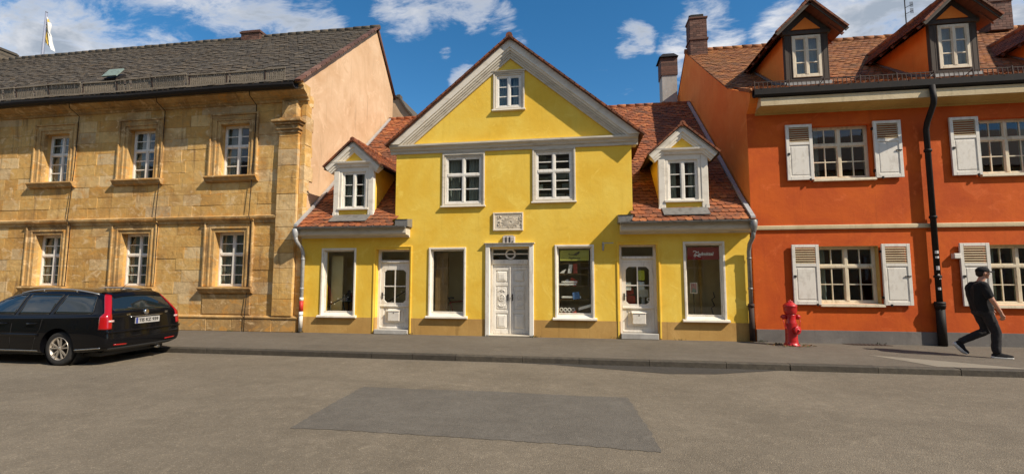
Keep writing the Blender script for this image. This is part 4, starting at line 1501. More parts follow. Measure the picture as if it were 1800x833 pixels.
# ================================================================== orange house
def orange_house():
    X0, X1 = 4.22, 18.6
    root = thing('orange_house', (9, FY, 0), 'orange red plastered house with white louvred shutters, orange tiled roof and gabled dormers', 'house')
    bays = [(5.74, 7.06), (9.38, 10.70), (13.02, 14.34), (16.3, 17.6)]
    zs = ((.95, 2.34), (4.02, 5.36))
    w = MB()
    holes = [(a, b, z0, z1) for a, b in bays for z0, z1 in zs]
    wall(w, [(X0, .30), (X1, .30), (X1, 5.76), (X0, 5.76)], holes, FY, .20)
    w.box(X0 + .35, X1, FY + 2.4, FY + 2.5, 0, 6)
    w.box(X0 + .35, X1, FY + .3, FY + 2.4, 2.95, 3.05)
    w.poly([(X1, FY, 0), (X1, 25, 0), (X1, 25, 6), (X1, 18.5, 10.5), (X1, FY, 6)])
    w.poly([(X0 + .3, 25, 0), (X0 + .3, 25, 6), (X1, 25, 6), (X1, 25, 0)])
    w.build('front_wall', 'orange_plaster', root)
    g = MB()
    prof = [(FY + .004, 0), (FY + .004, 5.76), (FY - .05, 5.80), (FY - .13, 5.86), (FY - .22, 5.96), (FY - .30, 6.10), (FY - .32, 6.19), (13.5, 6.98), (15.15, 8.14), (18.5, 10.55), (25, 6), (25, 0)]
    g.prism([(X0, y, z) for y, z in prof], (.30, 0, 0))
    g.build('gable_wall', 'lit_orange_plaster', root)
    p = MB()
    p.box(X0 + .01, X1, FY - .035, FY + .05, 0, .305)
    p.build('plinth', 'grey_plaster', root)
    s = MB()
    s.sweep([(FY + .02, 2.76), (FY - .045, 2.76), (FY - .05, 2.78), (FY - .05, 2.845), (FY - .04, 2.86), (FY + .02, 2.87)], X0 + .02, X1)
    s.build('string_course', 'cream_plaster', root)
    c = MB()
    cove = [(FY + .02, 5.70), (FY - .02, 5.70), (FY - .03, 5.735), (FY - .10, 5.74), (FY - .13, 5.76), (FY - .34, 5.79), (FY - .40, 5.80)]
    c.sweep(cove + [(FY - .40, 5.815), (FY + .02, 5.815)], X0 + .20, X1, 0)
    c.sweep([(FY + .02, 5.818), (FY - .425, 5.805), (FY - .43, 5.96), (FY - .445, 5.99), (FY - .40, 6.01), (FY - .30, 6.10), (FY + .02, 6.10)], X0 + .20, X1, 1)
    c.build('cornice', ['ochre_plaster', 'cream_plaster'], root)
    # windows with shutters
    for bi, (a, b) in enumerate(bays):
        for zi, (z0, z1) in enumerate(zs):
            wd = mesh_window(root, a, b, z0, z1, FY + .135, 2, (1, 2), .66, .055, .024, 'cream_paint', 'window_glass', curtain=([(0, .22), (.80, 1)], 'curtain_cloth') if bi else ([(.0, .2)], 'curtain_cloth'), colpanes=2)
            l = MB()
            if zi == 0:
                l.box(b - .006, b, FY + .002, FY + .134, z0, z1)
                l.box(a, a + .006, FY + .002, FY + .134, z0, z1)
                l.box(a + .007, b - .007, FY + .002, FY + .134, z1 - .006, z1)
                l.build('reveal_lining', 'ochre_plaster', wd)
            l = MB()
            l.sweep([(FY + .15, z0 - .01), (FY + .15, z0 + .01), (FY - .07, z0 - .012), (FY - .075, z0 - .07), (FY + .0, z0 - .08)], a - .04, b + .04)
            l.build('sill', 'cream_paint', wd)
            for sd in (-1, 1):
                sx0 = a - .64 if sd < 0 else b + .03
                sx1 = sx0 + .61
                h = MB()
                y0, y1 = FY - .075, FY - .035
                zb, zt = z0 - .03, z1 + .04
                st = .075
                h.cbox(sx0, sx0 + st, y0, y1, zb, zt, .005)
                h.cbox(sx1 - st, sx1, y0, y1, zb, zt, .005)
                zl = zb + (zt - zb) * .68
                for q0, q1 in ((zb, zb + .09), (zl - .07, zl), (zt - .07, zt)):
                    h.cbox(sx0 + st, sx1 - st, y0, y1, q0, q1, .005)
                h.box(sx0 + st, sx1 - st, y0 + .016, y1 - .006, zb + .09, zl - .07)
                h.cbox(sx0 + st + .03, sx1 - st - .03, y0 + .008, y1 - .01, zb + .13, zl - .11, .01)
                n = 7
                for k in range(n):
                    zz = zl + (zt - .07 - zl) * (k + .5) / n
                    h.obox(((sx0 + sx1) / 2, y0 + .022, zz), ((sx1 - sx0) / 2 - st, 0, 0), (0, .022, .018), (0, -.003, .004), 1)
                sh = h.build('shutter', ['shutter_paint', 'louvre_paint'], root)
                k = MB()
                hx = sx0 + .05 if sd < 0 else sx1 - .05
                zk = zb + (zt - zb) * .47
                if sd < 0:
                    k.obox((hx, y0 - .008, zk), (.026, 0, .0), (0, .008, 0), (0, 0, .026))
                else:
                    k.box(hx - .10, hx + .03, y0 - .016, y0, zk - .010, zk + .012)
                ex = sx1 - .09 if sd < 0 else sx0 + .14
                k.box(ex - .018, ex + .018, y0 - .02, y0 + .01, zb - .03, zb + .03)
                for zz in (zb + .18, zt - .18):
                    hh = sx1 if sd < 0 else sx0
                    k.box(hh - .02, hh + .02, y0 + .01, FY, zz - .03, zz + .03)
                k.build('ironwork', 'dark_metal', sh)
    # small white catch box on the lower shutter behind the walker
    k = MB()
    k.cbox(8.60, 8.74, FY - .10, FY, 2.02, 2.14, .01)
    k.build('shutter_catch', 'shutter_paint', root)
    # roof
    r = MB()
    RP = [(11.76, 6.20), (13.5, 6.99), (15.15, 8.16), (18.5, 10.57)]
    for (y0, z0), (y1, z1) in zip(RP, RP[1:]):
        T = Vector((0, y1 - y0, z1 - z0))
        lo = X0 - .03 if y0 > 12 else X0 + .06
        tile_patch(r, (lo, y0, z0), (1, 0, 0), T, X1 - lo, T.length, .19, .165, jit=1.2, t0=.05, t1=.98)
    ridge_tiles(r, (X0 - .05, 18.5, 10.60), (X1, 18.5, 10.60), .095, .36)
    r.poly([(X0 - .03, 18.5, 10.56), (X1, 18.5, 10.56), (X1, 25.2, 5.9), (X0 - .03, 25.2, 5.9)], 0, .4)
    for i in range(7):
        r.tube([(X0 + .02, 11.84 + .11 * i, 6.25 + .05 * i), (X0 - .05, 11.84 + .11 * i, 6.24 + .05 * i)], .05, 8, 0, random.uniform(.2, .8))
    r.build('roof', 'orange_tile', root)

    def rz(y):
        for (y0, z0), (y1, z1) in zip(RP, RP[1:]):
            if y <= y1:
                return z0 + (y - y0) * (z1 - z0) / (y1 - y0)
        return 10.57
    gt = MB()
    gt.sweep([(11.87, 6.272), (11.87, 6.092), (11.834, 6.032), (11.75, 6.022), (11.702, 6.072), (11.69, 6.212), (11.702, 6.212), (11.714, 6.092), (11.756, 6.052), (11.828, 6.062), (11.858, 6.112), (11.858, 6.272)], X0 + .04, X1)
    for i in range(22):
        xx = X0 + .2 + i * .65
        gt.box(xx - .012, xx + .012, 11.685, 11.86, 6.20, 6.212)
    gt.build('gutter', 'dark_metal', root)
    sg = MB()
    for zz in (6.26, 6.44):
        yv = 11.84 + (zz - 6.22) * .1
        sg.bar((X0 + .1, yv, zz), (X1, yv, zz), .018, .02)
    x = X0 + .1
    i = 0
    while x < X1:
        sg.bar((x, 11.835, 6.15), (x + random.uniform(-.01, .01), 11.86, 6.45), .012, .012, (0, 1, 0))
        if i % 8 == 0:
            sg.bar((x, 11.86, 6.44), (x, 12.15, rz(12.15)), .014, .014, (0, 1, 0))
            sg.bar((x, 11.835, 6.12), (x, 11.86, 6.48), .022, .022, (0, 1, 0))
        x += .10
        i += 1
    sg.build('snow_guard', 'rust_metal', root)
    # dormers
    for xc in (6.0, 9.47, 12.94, 16.4):
        y0, hw, zb, ze, za = 12.80, .54, 6.55, 8.02, 8.60
        sl = .97
        yb = 15.15 + (ze + .1 - 8.16) / .72
        c = MB()
        for sx in (-1, 1):
            x = xc + sx * (hw - .03)
            c.prism([(x, y0 + .08, rz(y0) - .2), (x, y0 + .08, ze + .1), (x, 15.1, ze + .1), (x, 13.5, 6.75)], (-sx * .05, 0, 0))
        c.prism([(xc - .36, y0 - .025, ze + .19), (xc + .36, y0 - .025, ze + .19), (xc, y0 - .025, ze + .19 + .36 * .92)], (0, .05, 0))
        do = c.build('dormer', 'lit_orange_plaster', root)
        f = MB()
        f.box(xc - hw, xc - .36, y0 + .001, y0 + .10, zb, ze + .12)
        f.box(xc + .36, xc + hw, y0 + .001, y0 + .10, zb, ze + .12)
        f.box(xc - .36, xc + .36, y0 + .001, y0 + .10, zb, 6.88)
        f.prism([(xc - hw - .10, y0, ze + .12), (xc + hw + .10, y0, ze + .12), (xc, y0, ze + .12 + (hw + .1) * sl)], (0, .1, 0))
        for q in range(-5, 6):
            if abs(q) > 3:
                f.box(xc + q * .105 - .003, xc + q * .105 + .003, y0 - .004, y0 + .05, zb, ze)
        f.cbox(xc - hw - .06, xc + hw + .06, y0 - .035, y0 + .05, ze + .055, ze + .15, .008)
        f.build('dormer_front', 'brown_wood', do)
        mesh_window(do, xc - .355, xc + .355, 6.89, 8.045, y0 - .02, 2, (3,), .6, .07, .03, 'cream_paint', 'window_glass', curtain=([(0.02, .98)], 'net_curtain'))
        r = MB()
        ez, ap = 7.98, 7.98 + .86 * sl
        yr = 15.15 + (ap - 8.16) / .72 + .1
        for sx in (-1, 1):
            T = Vector((-sx, 0, sl)).normalized()
            el = Vector((xc + sx * .86, y0 - .36, ez + .05))
            L = .86 * sqrt(1 + sl * sl)
            keep = lambda p: p.z > rz(p.y) - .06
            if sx < 0:
                tile_patch(r, (el.x, yr, el.z), (0, -1, 0), T, yr - el.y, L, .18, .155, keep=keep, base=False, t0=.0, t1=.75)
            else:
                tile_patch(r, el, (0, 1, 0), T, yr - el.y, L, .18, .155, keep=keep, base=False, t0=.0, t1=.75)
            ye = 15.15 + (el.z - 8.16) / .72 + .1
            nn = Vector((sx * sl, 0, 1)).normalized()
            for off, m in ((-.016, 1), (-.05, 1)):
                r.poly([el + nn * off, Vector((el.x, ye, el.z)) + nn * off, Vector((xc, yr, el.z + .86 * sl)) + nn * off, Vector((xc, el.y, el.z + .86 * sl)) + nn * off], m)
            for i in range(8):
                a = el + T * (L * i / 8)
                r.obox(a + T * L / 16 + V(0, .03, .012), V(0, .05, 0), T * L / 15, nn * .024, 0, random.uniform(.0, .4))
            # barge board and exposed rafters
            r.bar(el + V(0, .04, -.06) + T * .0, el + T * L + V(0, .04, -.06), .03, .10, nn, 2)
            for q in range(5):
                yy = el.y + .25 + q * .5
                if yy < ye - .1:
                    r.bar(Vector((el.x, yy, el.z - .075)), Vector((el.x - sx * .34, yy, el.z - .075 + .34 * sl)), .05, .06, nn, 1)
        ridge_tiles(r, (xc, y0 - .38, ap + .07), (xc, yr, ap + .07), .075, .3)
        r.build('dormer_roof', ['red_tile', 'soffit_wood', 'brown_wood'], do)
        l = MB()
        for sx in (-1, 1):
            xa = xc + sx * (hw + .05)
            l.prism([(xa, y0, rz(y0) + .01), (xa, 13.5, rz(13.5) + .02), (xa, 15.0, rz(15.0) + .02), (xa, 15.0, rz(15.0) + .06), (xa, 13.5, rz(13.5) + .09), (xa, y0, rz(y0) + .10)], (-sx * .06, 0, 0))
        l.box(xc - hw, xc + hw, y0 - .06, y0 + .0, zb - .05, 6.74)
        l.build('lead_flashing', 'zinc', do)

    def chim(x0, x1, y0, y1, z0, z1, cap=True):
        q = MB()
        zz = z0
        rnd = random.Random(int(x0 * 10))
        k = 0
        while zz < z1 - .01:
            q.box(x0 + .006, x1 - .006, y0 + .006, y1 - .006, zz, zz + .085, 0, .0)
            xx = x0
            first = True
            while xx < x1 - .01:
                L = min(.12 if (k % 2 and first) else .24, x1 - xx)
                first = False
                q.box(xx + .004, xx + L - .004, y0 + rnd.uniform(-.004, .004), y0 + .05, zz + .006, zz + .083, 0, rnd.random())
                xx += L
            yy = y0 + .06
            while yy < y1 - .01:
                L = min(.24, y1 - yy)
                q.box(x0 + rnd.uniform(-.004, .004), x0 + .05, yy, yy + L - .006, zz + .006, zz + .083, 0, rnd.random())
                yy += L
            zz += .085
            k += 1
        zc = z0 + (z1 - z0) * .45
        q.box(x0 - .035, x1 + .035, y0 - .035, y1 + .035, zc, zc + .07, 0, .3)
        q.box(x0 - .03, x1 + .03, y0 - .03, y1 + .03, z1, z1 + .06, 0, .4)
        ch = q.build('chimney', 'brick', root)
        if cap:
            q = MB()
            q.box(x0 + .06, x1 - .10, y0 + .06, y1 - .06, z1 + .061, z1 + .20)
            q.tube([(x0 + .05, (y0 + y1) / 2, z1 + .21), (x1 - .10, (y0 + y1) / 2, z1 + .24)], .09, 10)
            q.build('chimney_cap', 'dark_metal', ch)
    chim(4.26, 4.90, 17.9, 18.5, 10.05, 11.62)
    chim(14.45, 15.15, 17.9, 18.5, 10.3, 12.6)
    # aerial on the ridge
    a = MB()
    a.tube([(12.18, 18.5, 10.55), (12.18, 18.5, 12.3)], .018, 6)
    for k, zz in enumerate((11.45, 11.7, 12.0)):
        a.tube([(12.18, 18.5, zz), (12.30 + .02 * k, 18.3, zz + .02)], .010, 5)
        for q in range(4):
            a.tube([(12.22 + .03 * q, 18.3, zz - .09), (12.22 + .03 * q, 18.3, zz + .11)], .007, 5)
    a.build('aerial', 'dark_metal', root)
    # downpipe
    d = MB()
    px = 8.21
    d.tube([(px - .06, 11.72, 6.06), (px - .06, 11.69, 5.74), (px - .055, 11.72, 5.62), (px - .01, 12.02, 5.28), (px, 12.09, 5.12), (px, 12.09, .9)], .060, 12)
    for z in (4.6, 3.0, 1.6):
        d.tube([(px, 12.09, z - .03), (px, 12.09, z + .03)], .078, 12)
    dp = d.build('downpipe', 'dark_metal', root)
    d = MB()
    d.tube([(px, 12.09, .01), (px, 12.09, .88)], .088, 14)
    d.tube([(px, 12.09, .86), (px, 12.09, 1.02)], .102, 14)
    for z in (.93, .98):
        d.tube([(px, 12.09, z - .012), (px, 12.09, z + .012)], .110, 14)
    d.build('standpipe', 'dark_metal', dp)
    for z, hh, ww in ((2.17, .07, .05), (2.05, .05, .05), (1.80, .09, .045), (1.32, .06, .04)):
        d = MB()
        pts = []
        for i in range(7):
            a_ = -2.05 + (i - 2) * .19 * ww / .05
            pts.append((px + .0625 * cos(a_), 12.09 + .0625 * sin(a_)))
        for p, q in zip(pts, pts[1:]):
            d.poly([(p[0], p[1], z - hh / 2), (q[0], q[1], z - hh / 2), (q[0], q[1], z + hh / 2), (p[0], p[1], z + hh / 2)])
        d.build('sticker', 'lettering_white', dp)
    d = MB()
    tg = text_geo('o7<', .075, 0, .002, .003)
    d.add(tg, Matrix.Translation((px - .005, 12.024, 1.60)) @ Matrix.Rotation(radians(80), 4, 'Y'))
    d.build('graffiti', 'lettering_white', dp)
    return root


orange_house()

# ================================================================== buildings behind and across the street
def rear_buildings():
    root = thing('rear_house', (-9.2, 22, 0), 'tan plastered house end just showing between sandstone gable and red roof', 'house')
    w = MB()
    out = [(-11.2, 0), (-7.35, 0), (-7.72, 8.6), (-7.95, 9.2), (-8.25, 9.55), (-8.55, 10.0), (-8.75, 10.1), (-11.2, 10.2)]
    out = [(-11.2, 0), (-7.72, 0), (-7.72, 8.7), (-7.9, 9.15), (-8.22, 9.52), (-8.52, 10.02), (-8.75, 10.12), (-11.2, 10.2)]
    w.prism([(x, 20.0, z) for x, z in out], (0, 5, 0))
    w.build('end_wall', 'peach_plaster', root)
    w = MB()
    for (a, b), (c, d) in zip(out[2:-1], out[3:]):
        w.bar((a + .02, 22.4, b + .03), (c + .02, 22.4, d + .03), 5.0, .07, (0, 0, 1))
    w.box(-8.66, -8.5, 19.98, 20.3, 10.05, 10.22)
    w.build('roof_edge', 'dark_tile', root)

    root = thing('chimney_stack', (3.8, 20.2, 0), 'pale grey chimney shaft with brick top and dark flared cap beside the orange gable', 'chimney')
    w = MB()
    w.box(3.52, 4.14, 19.9, 20.6, 0, 10.28)
    w.build('shaft', 'pale_grey_render', root)
    w = MB()
    rnd = random.Random(3)
    zz = 10.282
    while zz < 11.0:
        w.box(3.485, 4.175, 19.865, 20.635, zz, zz + .075, 0, rnd.random())
        zz += .078
    w.build('brick_top', 'brick', root)
    w = MB()
    b = [(3.485, 19.865), (4.175, 19.865), (4.175, 20.635), (3.485, 20.635)]
    t = [(3.40, 19.78), (4.21, 19.78), (4.21, 20.72), (3.40, 20.72)]
    p = [(x, y, 11.07) for x, y in t] + [(3.6, 20.0, 11.30), (4.06, 20.0, 11.30), (4.06, 20.5, 11.30), (3.6, 20.5, 11.30)]
    w.idx(p, [(3, 2, 1, 0), (4, 5, 6, 7), (0, 1, 5, 4), (1, 2, 6, 5), (2, 3, 7, 6), (3, 0, 4, 7)])
    w.build('cap', 'dark_metal', root)

    # the row across the street, seen only in the panes
    root = thing('opposite_house', (-2, -6.5, -.1), 'cream house across the street with tall windows, seen only in reflections', 'house')
    w = MB()
    for i in range(-9, 18):
        x0 = -16 + i * 3.4
        w.box(x0, x0 + 2.2, -10, -6.5, -.11, 8.2)
        w.box(x0 + 2.2, x0 + 3.4, -10, -6.5, 2.9, 4.3)
        w.box(x0 + 2.2, x0 + 3.4, -10, -6.5, 6.5, 8.2)
        w.box(x0 + 2.2, x0 + 3.4, -10, -6.5, -.11, .9)
    w.prism([(46, -6.1, 8.2), (46, -12, 12.0), (46, -12, 8.2)], (-93, 0, 0), 1)
    w.build('wall', ['facing_plaster', 'brown_wood'], root)
    for i in range(-4, 12):
        for z0, z1 in ((.95, 2.85), (4.35, 6.45)):
            mesh = MB()
            xa, xb = -16 + i * 3.4 + 2.2, -16 + i * 3.4 + 3.4
            mesh.box(xa, xb, -6.75, -6.7, z0, z1, 1)
            mesh.box(xa, xa + .08, -6.68, -6.6, z0, z1)
            mesh.box(xb - .08, xb, -6.68, -6.6, z0, z1)
            mesh.box((xa + xb) / 2 - .05, (xa + xb) / 2 + .05, -6.68, -6.6, z0, z1)
            mesh.box(xa + .09, xb - .09, -6.68, -6.61, (z0 + z1) / 2 + .2, (z0 + z1) / 2 + .3)
            mesh.build('window', ['white_paint', 'car_glass'], root)


rear_buildings()


# ================================================================== flag
def flag():
    root = thing('flag_pole', (-26.5, 18.0, 10.2), 'slim blue grey flagpole with a drooping white and yellow flag above the dark roof', 'flagpole')
    p = MB()
    p.tube([(-26.5, 18.0, 10.0), (-26.45, 18.0, 14.75)], [.075, .05], 8)
    p.lathe([(0, .0), (.05, .03), (.05, .07), (0, .1)], (-26.45, 18.0, 14.75), 'z', 10)
    p.build('pole', 'pole_paint', root)
    f = MB()
    n, m = 10, 14
    P = lambda i, j: V(-26.42 + .10 * (i / n) + (.62 * (j / m) ** 1.2) * (i / n) ** .8 + .03 * sin(i * 2.1 + j * .5), 18.0 - .10 * sin(i * 2.4 + j * .25) * (i / n), 14.55 - .45 * (j / m) - 1.35 * (i / n) * (.55 + .45 * j / m) + .03 * j / m)
    P = lambda i, j: V(-26.43 + .55 * (i / n) ** .9 * (.35 + .65 * j / m) + .02 * sin(j), 18.0 - .09 * sin(i * 2.6 + j * .3) * (i / n + .15), 14.6 - 1.35 * j / m - .75 * (i / n) * (.5 + .2 * j / m))
    for i in range(n):
        for j in range(m):
            mm = 0 if i + j * .3 < 4 else (1 if i + j * .3 < 8.5 else 0)
            if i == 0:
                mm = 2
            q = [P(i, j), P(i + 1, j), P(i + 1, j + 1), P(i, j + 1)]
            f.poly(q, mm, .5, True)
    f.build('flag_cloth', ['flag_white', 'flag_yellow', 'flag_blue'], root)


flag()


# ================================================================== fire hydrant
def hydrant():
    hx, hy = 4.80, 11.66
    root = thing('fire_hydrant', (hx, hy, 0), 'red cast iron fire hydrant standing on the pavement before the orange wall', 'hydrant')
    b = MB()
    b.lathe([(0, .0), (.165, .0), (.17, .012), (.165, .03), (.142, .04), (.136, .09), (.130, .14), (.124, .40), (.118, .48), (.120, .50), (.120, .53), (.108, .56), (.104, .66), (.106, .70), (.110, .72), (0, .72)], (hx, hy, 0), 'z', 28)
    for i in range(6):
        a = i * pi / 3 + .3
        b.lathe([(0, .03), (.018, .03), (.018, .05), (0, .052)], (hx + cos(a) * .150, hy + sin(a) * .150, 0), 'z', 6)
    b.build('barrel', 'red_paint', root)
    h = MB()
    h.lathe([(0, .722), (.112, .722), (.124, .745), (.136, .78), (.143, .84), (.145, .90), (.149, .905), (.149, .925), (.137, .94), (.085, .985), (.055, 1.005), (.05, 1.01), (.05, 1.03), (0, 1.032)], (hx, hy, 0), 'z', 28)
    h.lathe([(0, 1.03), (.022, 1.03), (.022, 1.055), (0, 1.057)], (hx, hy, 0), 'z', 5)
    for i in range(5):
        a = i * 2 * pi / 5
        h.lathe([(0, .0), (.014, 0), (.014, .03), (0, .032)], (hx + cos(a) * .05, hy + sin(a) * .05, .995), 'z', 6)
    h.build('bonnet', 'red_paint', root)
    for s in (-1, 1):
        o = MB()
        prof = [(.0, .08), (.046, .08), (.046, .125), (.058, .13), (.060, .175), (.048, .185), (.026, .19), (.026, .215), (0, .218)]
        o.lathe([(r, d * s) for r, d in prof], (hx, hy, .66), 'x', 16)
        o.build('side_outlet', 'red_paint', root)
        c = MB()
        pts = [(hx + s * (.185 - .07 * (k / 8)), hy - .05 - .03 * sin(k / 8 * pi), .60 - .20 * sin(k / 8 * pi * .85)) for k in range(9)]
        c.tube(pts, .008, 6)
        c.build('chain', 'red_paint', root)
    o = MB()
    ax = Vector((.42, -.9, 0)).normalized()
    tmp = MB()
    tmp.lathe([(.0, .08), (.08, .10), (.08, .145), (.095, .15), (.098, .185), (.085, .195), (.05, .20), (.03, .205), (.03, .23), (0, .232)], (0, 0, 0), 'x', 20)
    o.add(tmp, Matrix.Translation((hx, hy, .37)) @ Matrix.Rotation(atan2(ax.y, ax.x), 4, 'Z'))
    o.build('front_outlet', 'red_paint', root)
    # dead leaves and moss round its foot
    l = MB()
    rr = random.Random(7)
    for i in range(240):
        a = rr.uniform(0, 2 * pi)
        r = rr.gauss(.24, .09)
        if r < .19:
            continue
        x, y, z = hx + cos(a) * r * 1.35, hy + sin(a) * r * .8, .003 + rr.random() * .012
        if y > FY - .06:
            continue
        d = rr.uniform(0, 6.28)
        s = rr.uniform(.012, .032)
        u = V(cos(d) * s, sin(d) * s, rr.uniform(-.3, .5) * s)
        v = V(-sin(d) * s * .6, cos(d) * s * .6, rr.uniform(.0, .6) * s)
        c = V(x, y, z + .008)
        l.poly([c - u, c - v * .8, c + u, c + v], 0 if rr.random() < .65 else 1)
    o = l.build('fallen_leaves', ['dry_leaf', 'moss'])
    o['kind'] = 'stuff'
    tag(o, 'dry brown leaves and moss gathered round the hydrant foot', 'leaves')
    l = MB()
    for cx_, cy_, n_ in ((-1.27, FY - .07, 34), (.86, FY - .05, 16), (-4.72, FY - .05, 14), (-8.0, FY - .06, 22), (4.30, FY - .06, 26), (2.4, FY - .03, 12), (-10.2, FY - .13, 20), (6.9, FY - .06, 14)):
        for i in range(n_):
            x, y = cx_ + rr.gauss(0, .07), cy_ + rr.uniform(-.05, .03)
            h_ = rr.uniform(.02, .075)
            d = rr.uniform(0, 6.28)
            t_ = V(x + rr.uniform(-.03, .03), y + rr.uniform(-.03, .01), h_)
            u = V(cos(d), sin(d), 0) * rr.uniform(.004, .011)
            b_ = V(x, y, .002)
            l.poly([b_ - u * .5, b_ + (t_ - b_) * .55 - u, t_, b_ + (t_ - b_) * .55 + u])
    o = l.build('weeds', ['moss'])
    o['kind'] = 'stuff'
    tag(o, 'tiny green weeds growing along the foot of the house walls', 'weeds')
    # low iron cellar cover by the wall
    g = MB()
    pts = [(6.12, 12.15), (6.22, 11.97), (6.6, 11.90), (7.08, 11.93), (7.05, 12.02), (6.75, 12.16)]
    g.prism([(x, y, .001) for x, y in pts], (0, 0, .008), 0)
    for i in range(9):
        xx = 6.26 + i * .085
        g.bar((xx, 11.96, .012), (xx + .06, 12.12, .012), .02, .008)
    o = g.build('cellar_cover', 'rust_metal')
    tag(o, 'dark rusty metal cellar cover set into the pavement below the orange wall', 'cover')


hydrant()


# ================================================================== shop contents
def bicycle(loc, rz, label, frame_m):
    root = thing('bicycle', loc, label, 'bicycle', 'bicycles behind the shop panes')
    M = Matrix.Translation(loc) @ Matrix.Rotation(rz, 4, 'Z')
    def put(mb, name, m, par=root):
        q = MB()
        q.add(mb, M)
        return q.build(name, m, par)
    R = .34
    for x in (-.5, .52):
        w = MB()
        w.torus((x, 0, R), R - .02, .018, 'y', 30, 6)
        wo = put(w, 'wheel', 'tyre_rubber')
        w = MB()
        w.torus((x, 0, R), R - .045, .010, 'y', 30, 6)
        for i in range(12):
            a = i * pi / 6
            w.tube([(x, .015 * (-1) ** i, R), (x + cos(a) * (R - .05), 0, R + sin(a) * (R - .05))], .0025, 4)
        w.tube([(x, -.04, R), (x, .04, R)], .018, 8)
        put(w, 'rim', 'alloy', wo)
    f = MB()
    bb, st, hd, hd2 = (-.05, 0, .29), (-.2, 0, .80), (.33, 0, .84), (.37, 0, .70)
    for a, b, r in ((bb, st, .016), (st, hd, .016), (bb, hd2, .018), (hd, hd2, .020), (bb, (-.5, .05, R), .010), (bb, (-.5, -.05, R), .010), (st, (-.5, .05, R), .009), (st, (-.5, -.05, R), .009),
                    (hd2, (.50, .05, R), .012), (hd2, (.50, -.05, R), .012)):
        f.tube([a, b], r, 7)
    put(f, 'frame', frame_m)
    s = MB()
    s.tube([st, (-.225, 0, .90)], .013, 7)
    s.obox((-.22, 0, .92), (.13, 0, .005), (0, .06, 0), (0, 0, .022))
    put(s, 'saddle', 'black_plastic')
    h = MB()
    h.tube([hd, (.30, 0, .95), (.36, 0, .99)], .013, 7)
    h.tube([(.26, -.30, 1.03), (.34, -.24, 1.0), (.37, -.1, .99), (.37, .1, .99), (.34, .24, 1.0), (.26, .30, 1.03)], .012, 7)
    put(h, 'handlebar', 'chrome')
    c = MB()
    c.torus((-.05, -.05, .29), .09, .006, 'y', 20, 5)
    c.tube([(-.05, -.06, .29), (.06, -.07, .16)], .009, 6)
    c.tube([(-.05, .06, .29), (-.16, .07, .42)], .009, 6)
    put(c, 'crank', 'chrome')
    return root


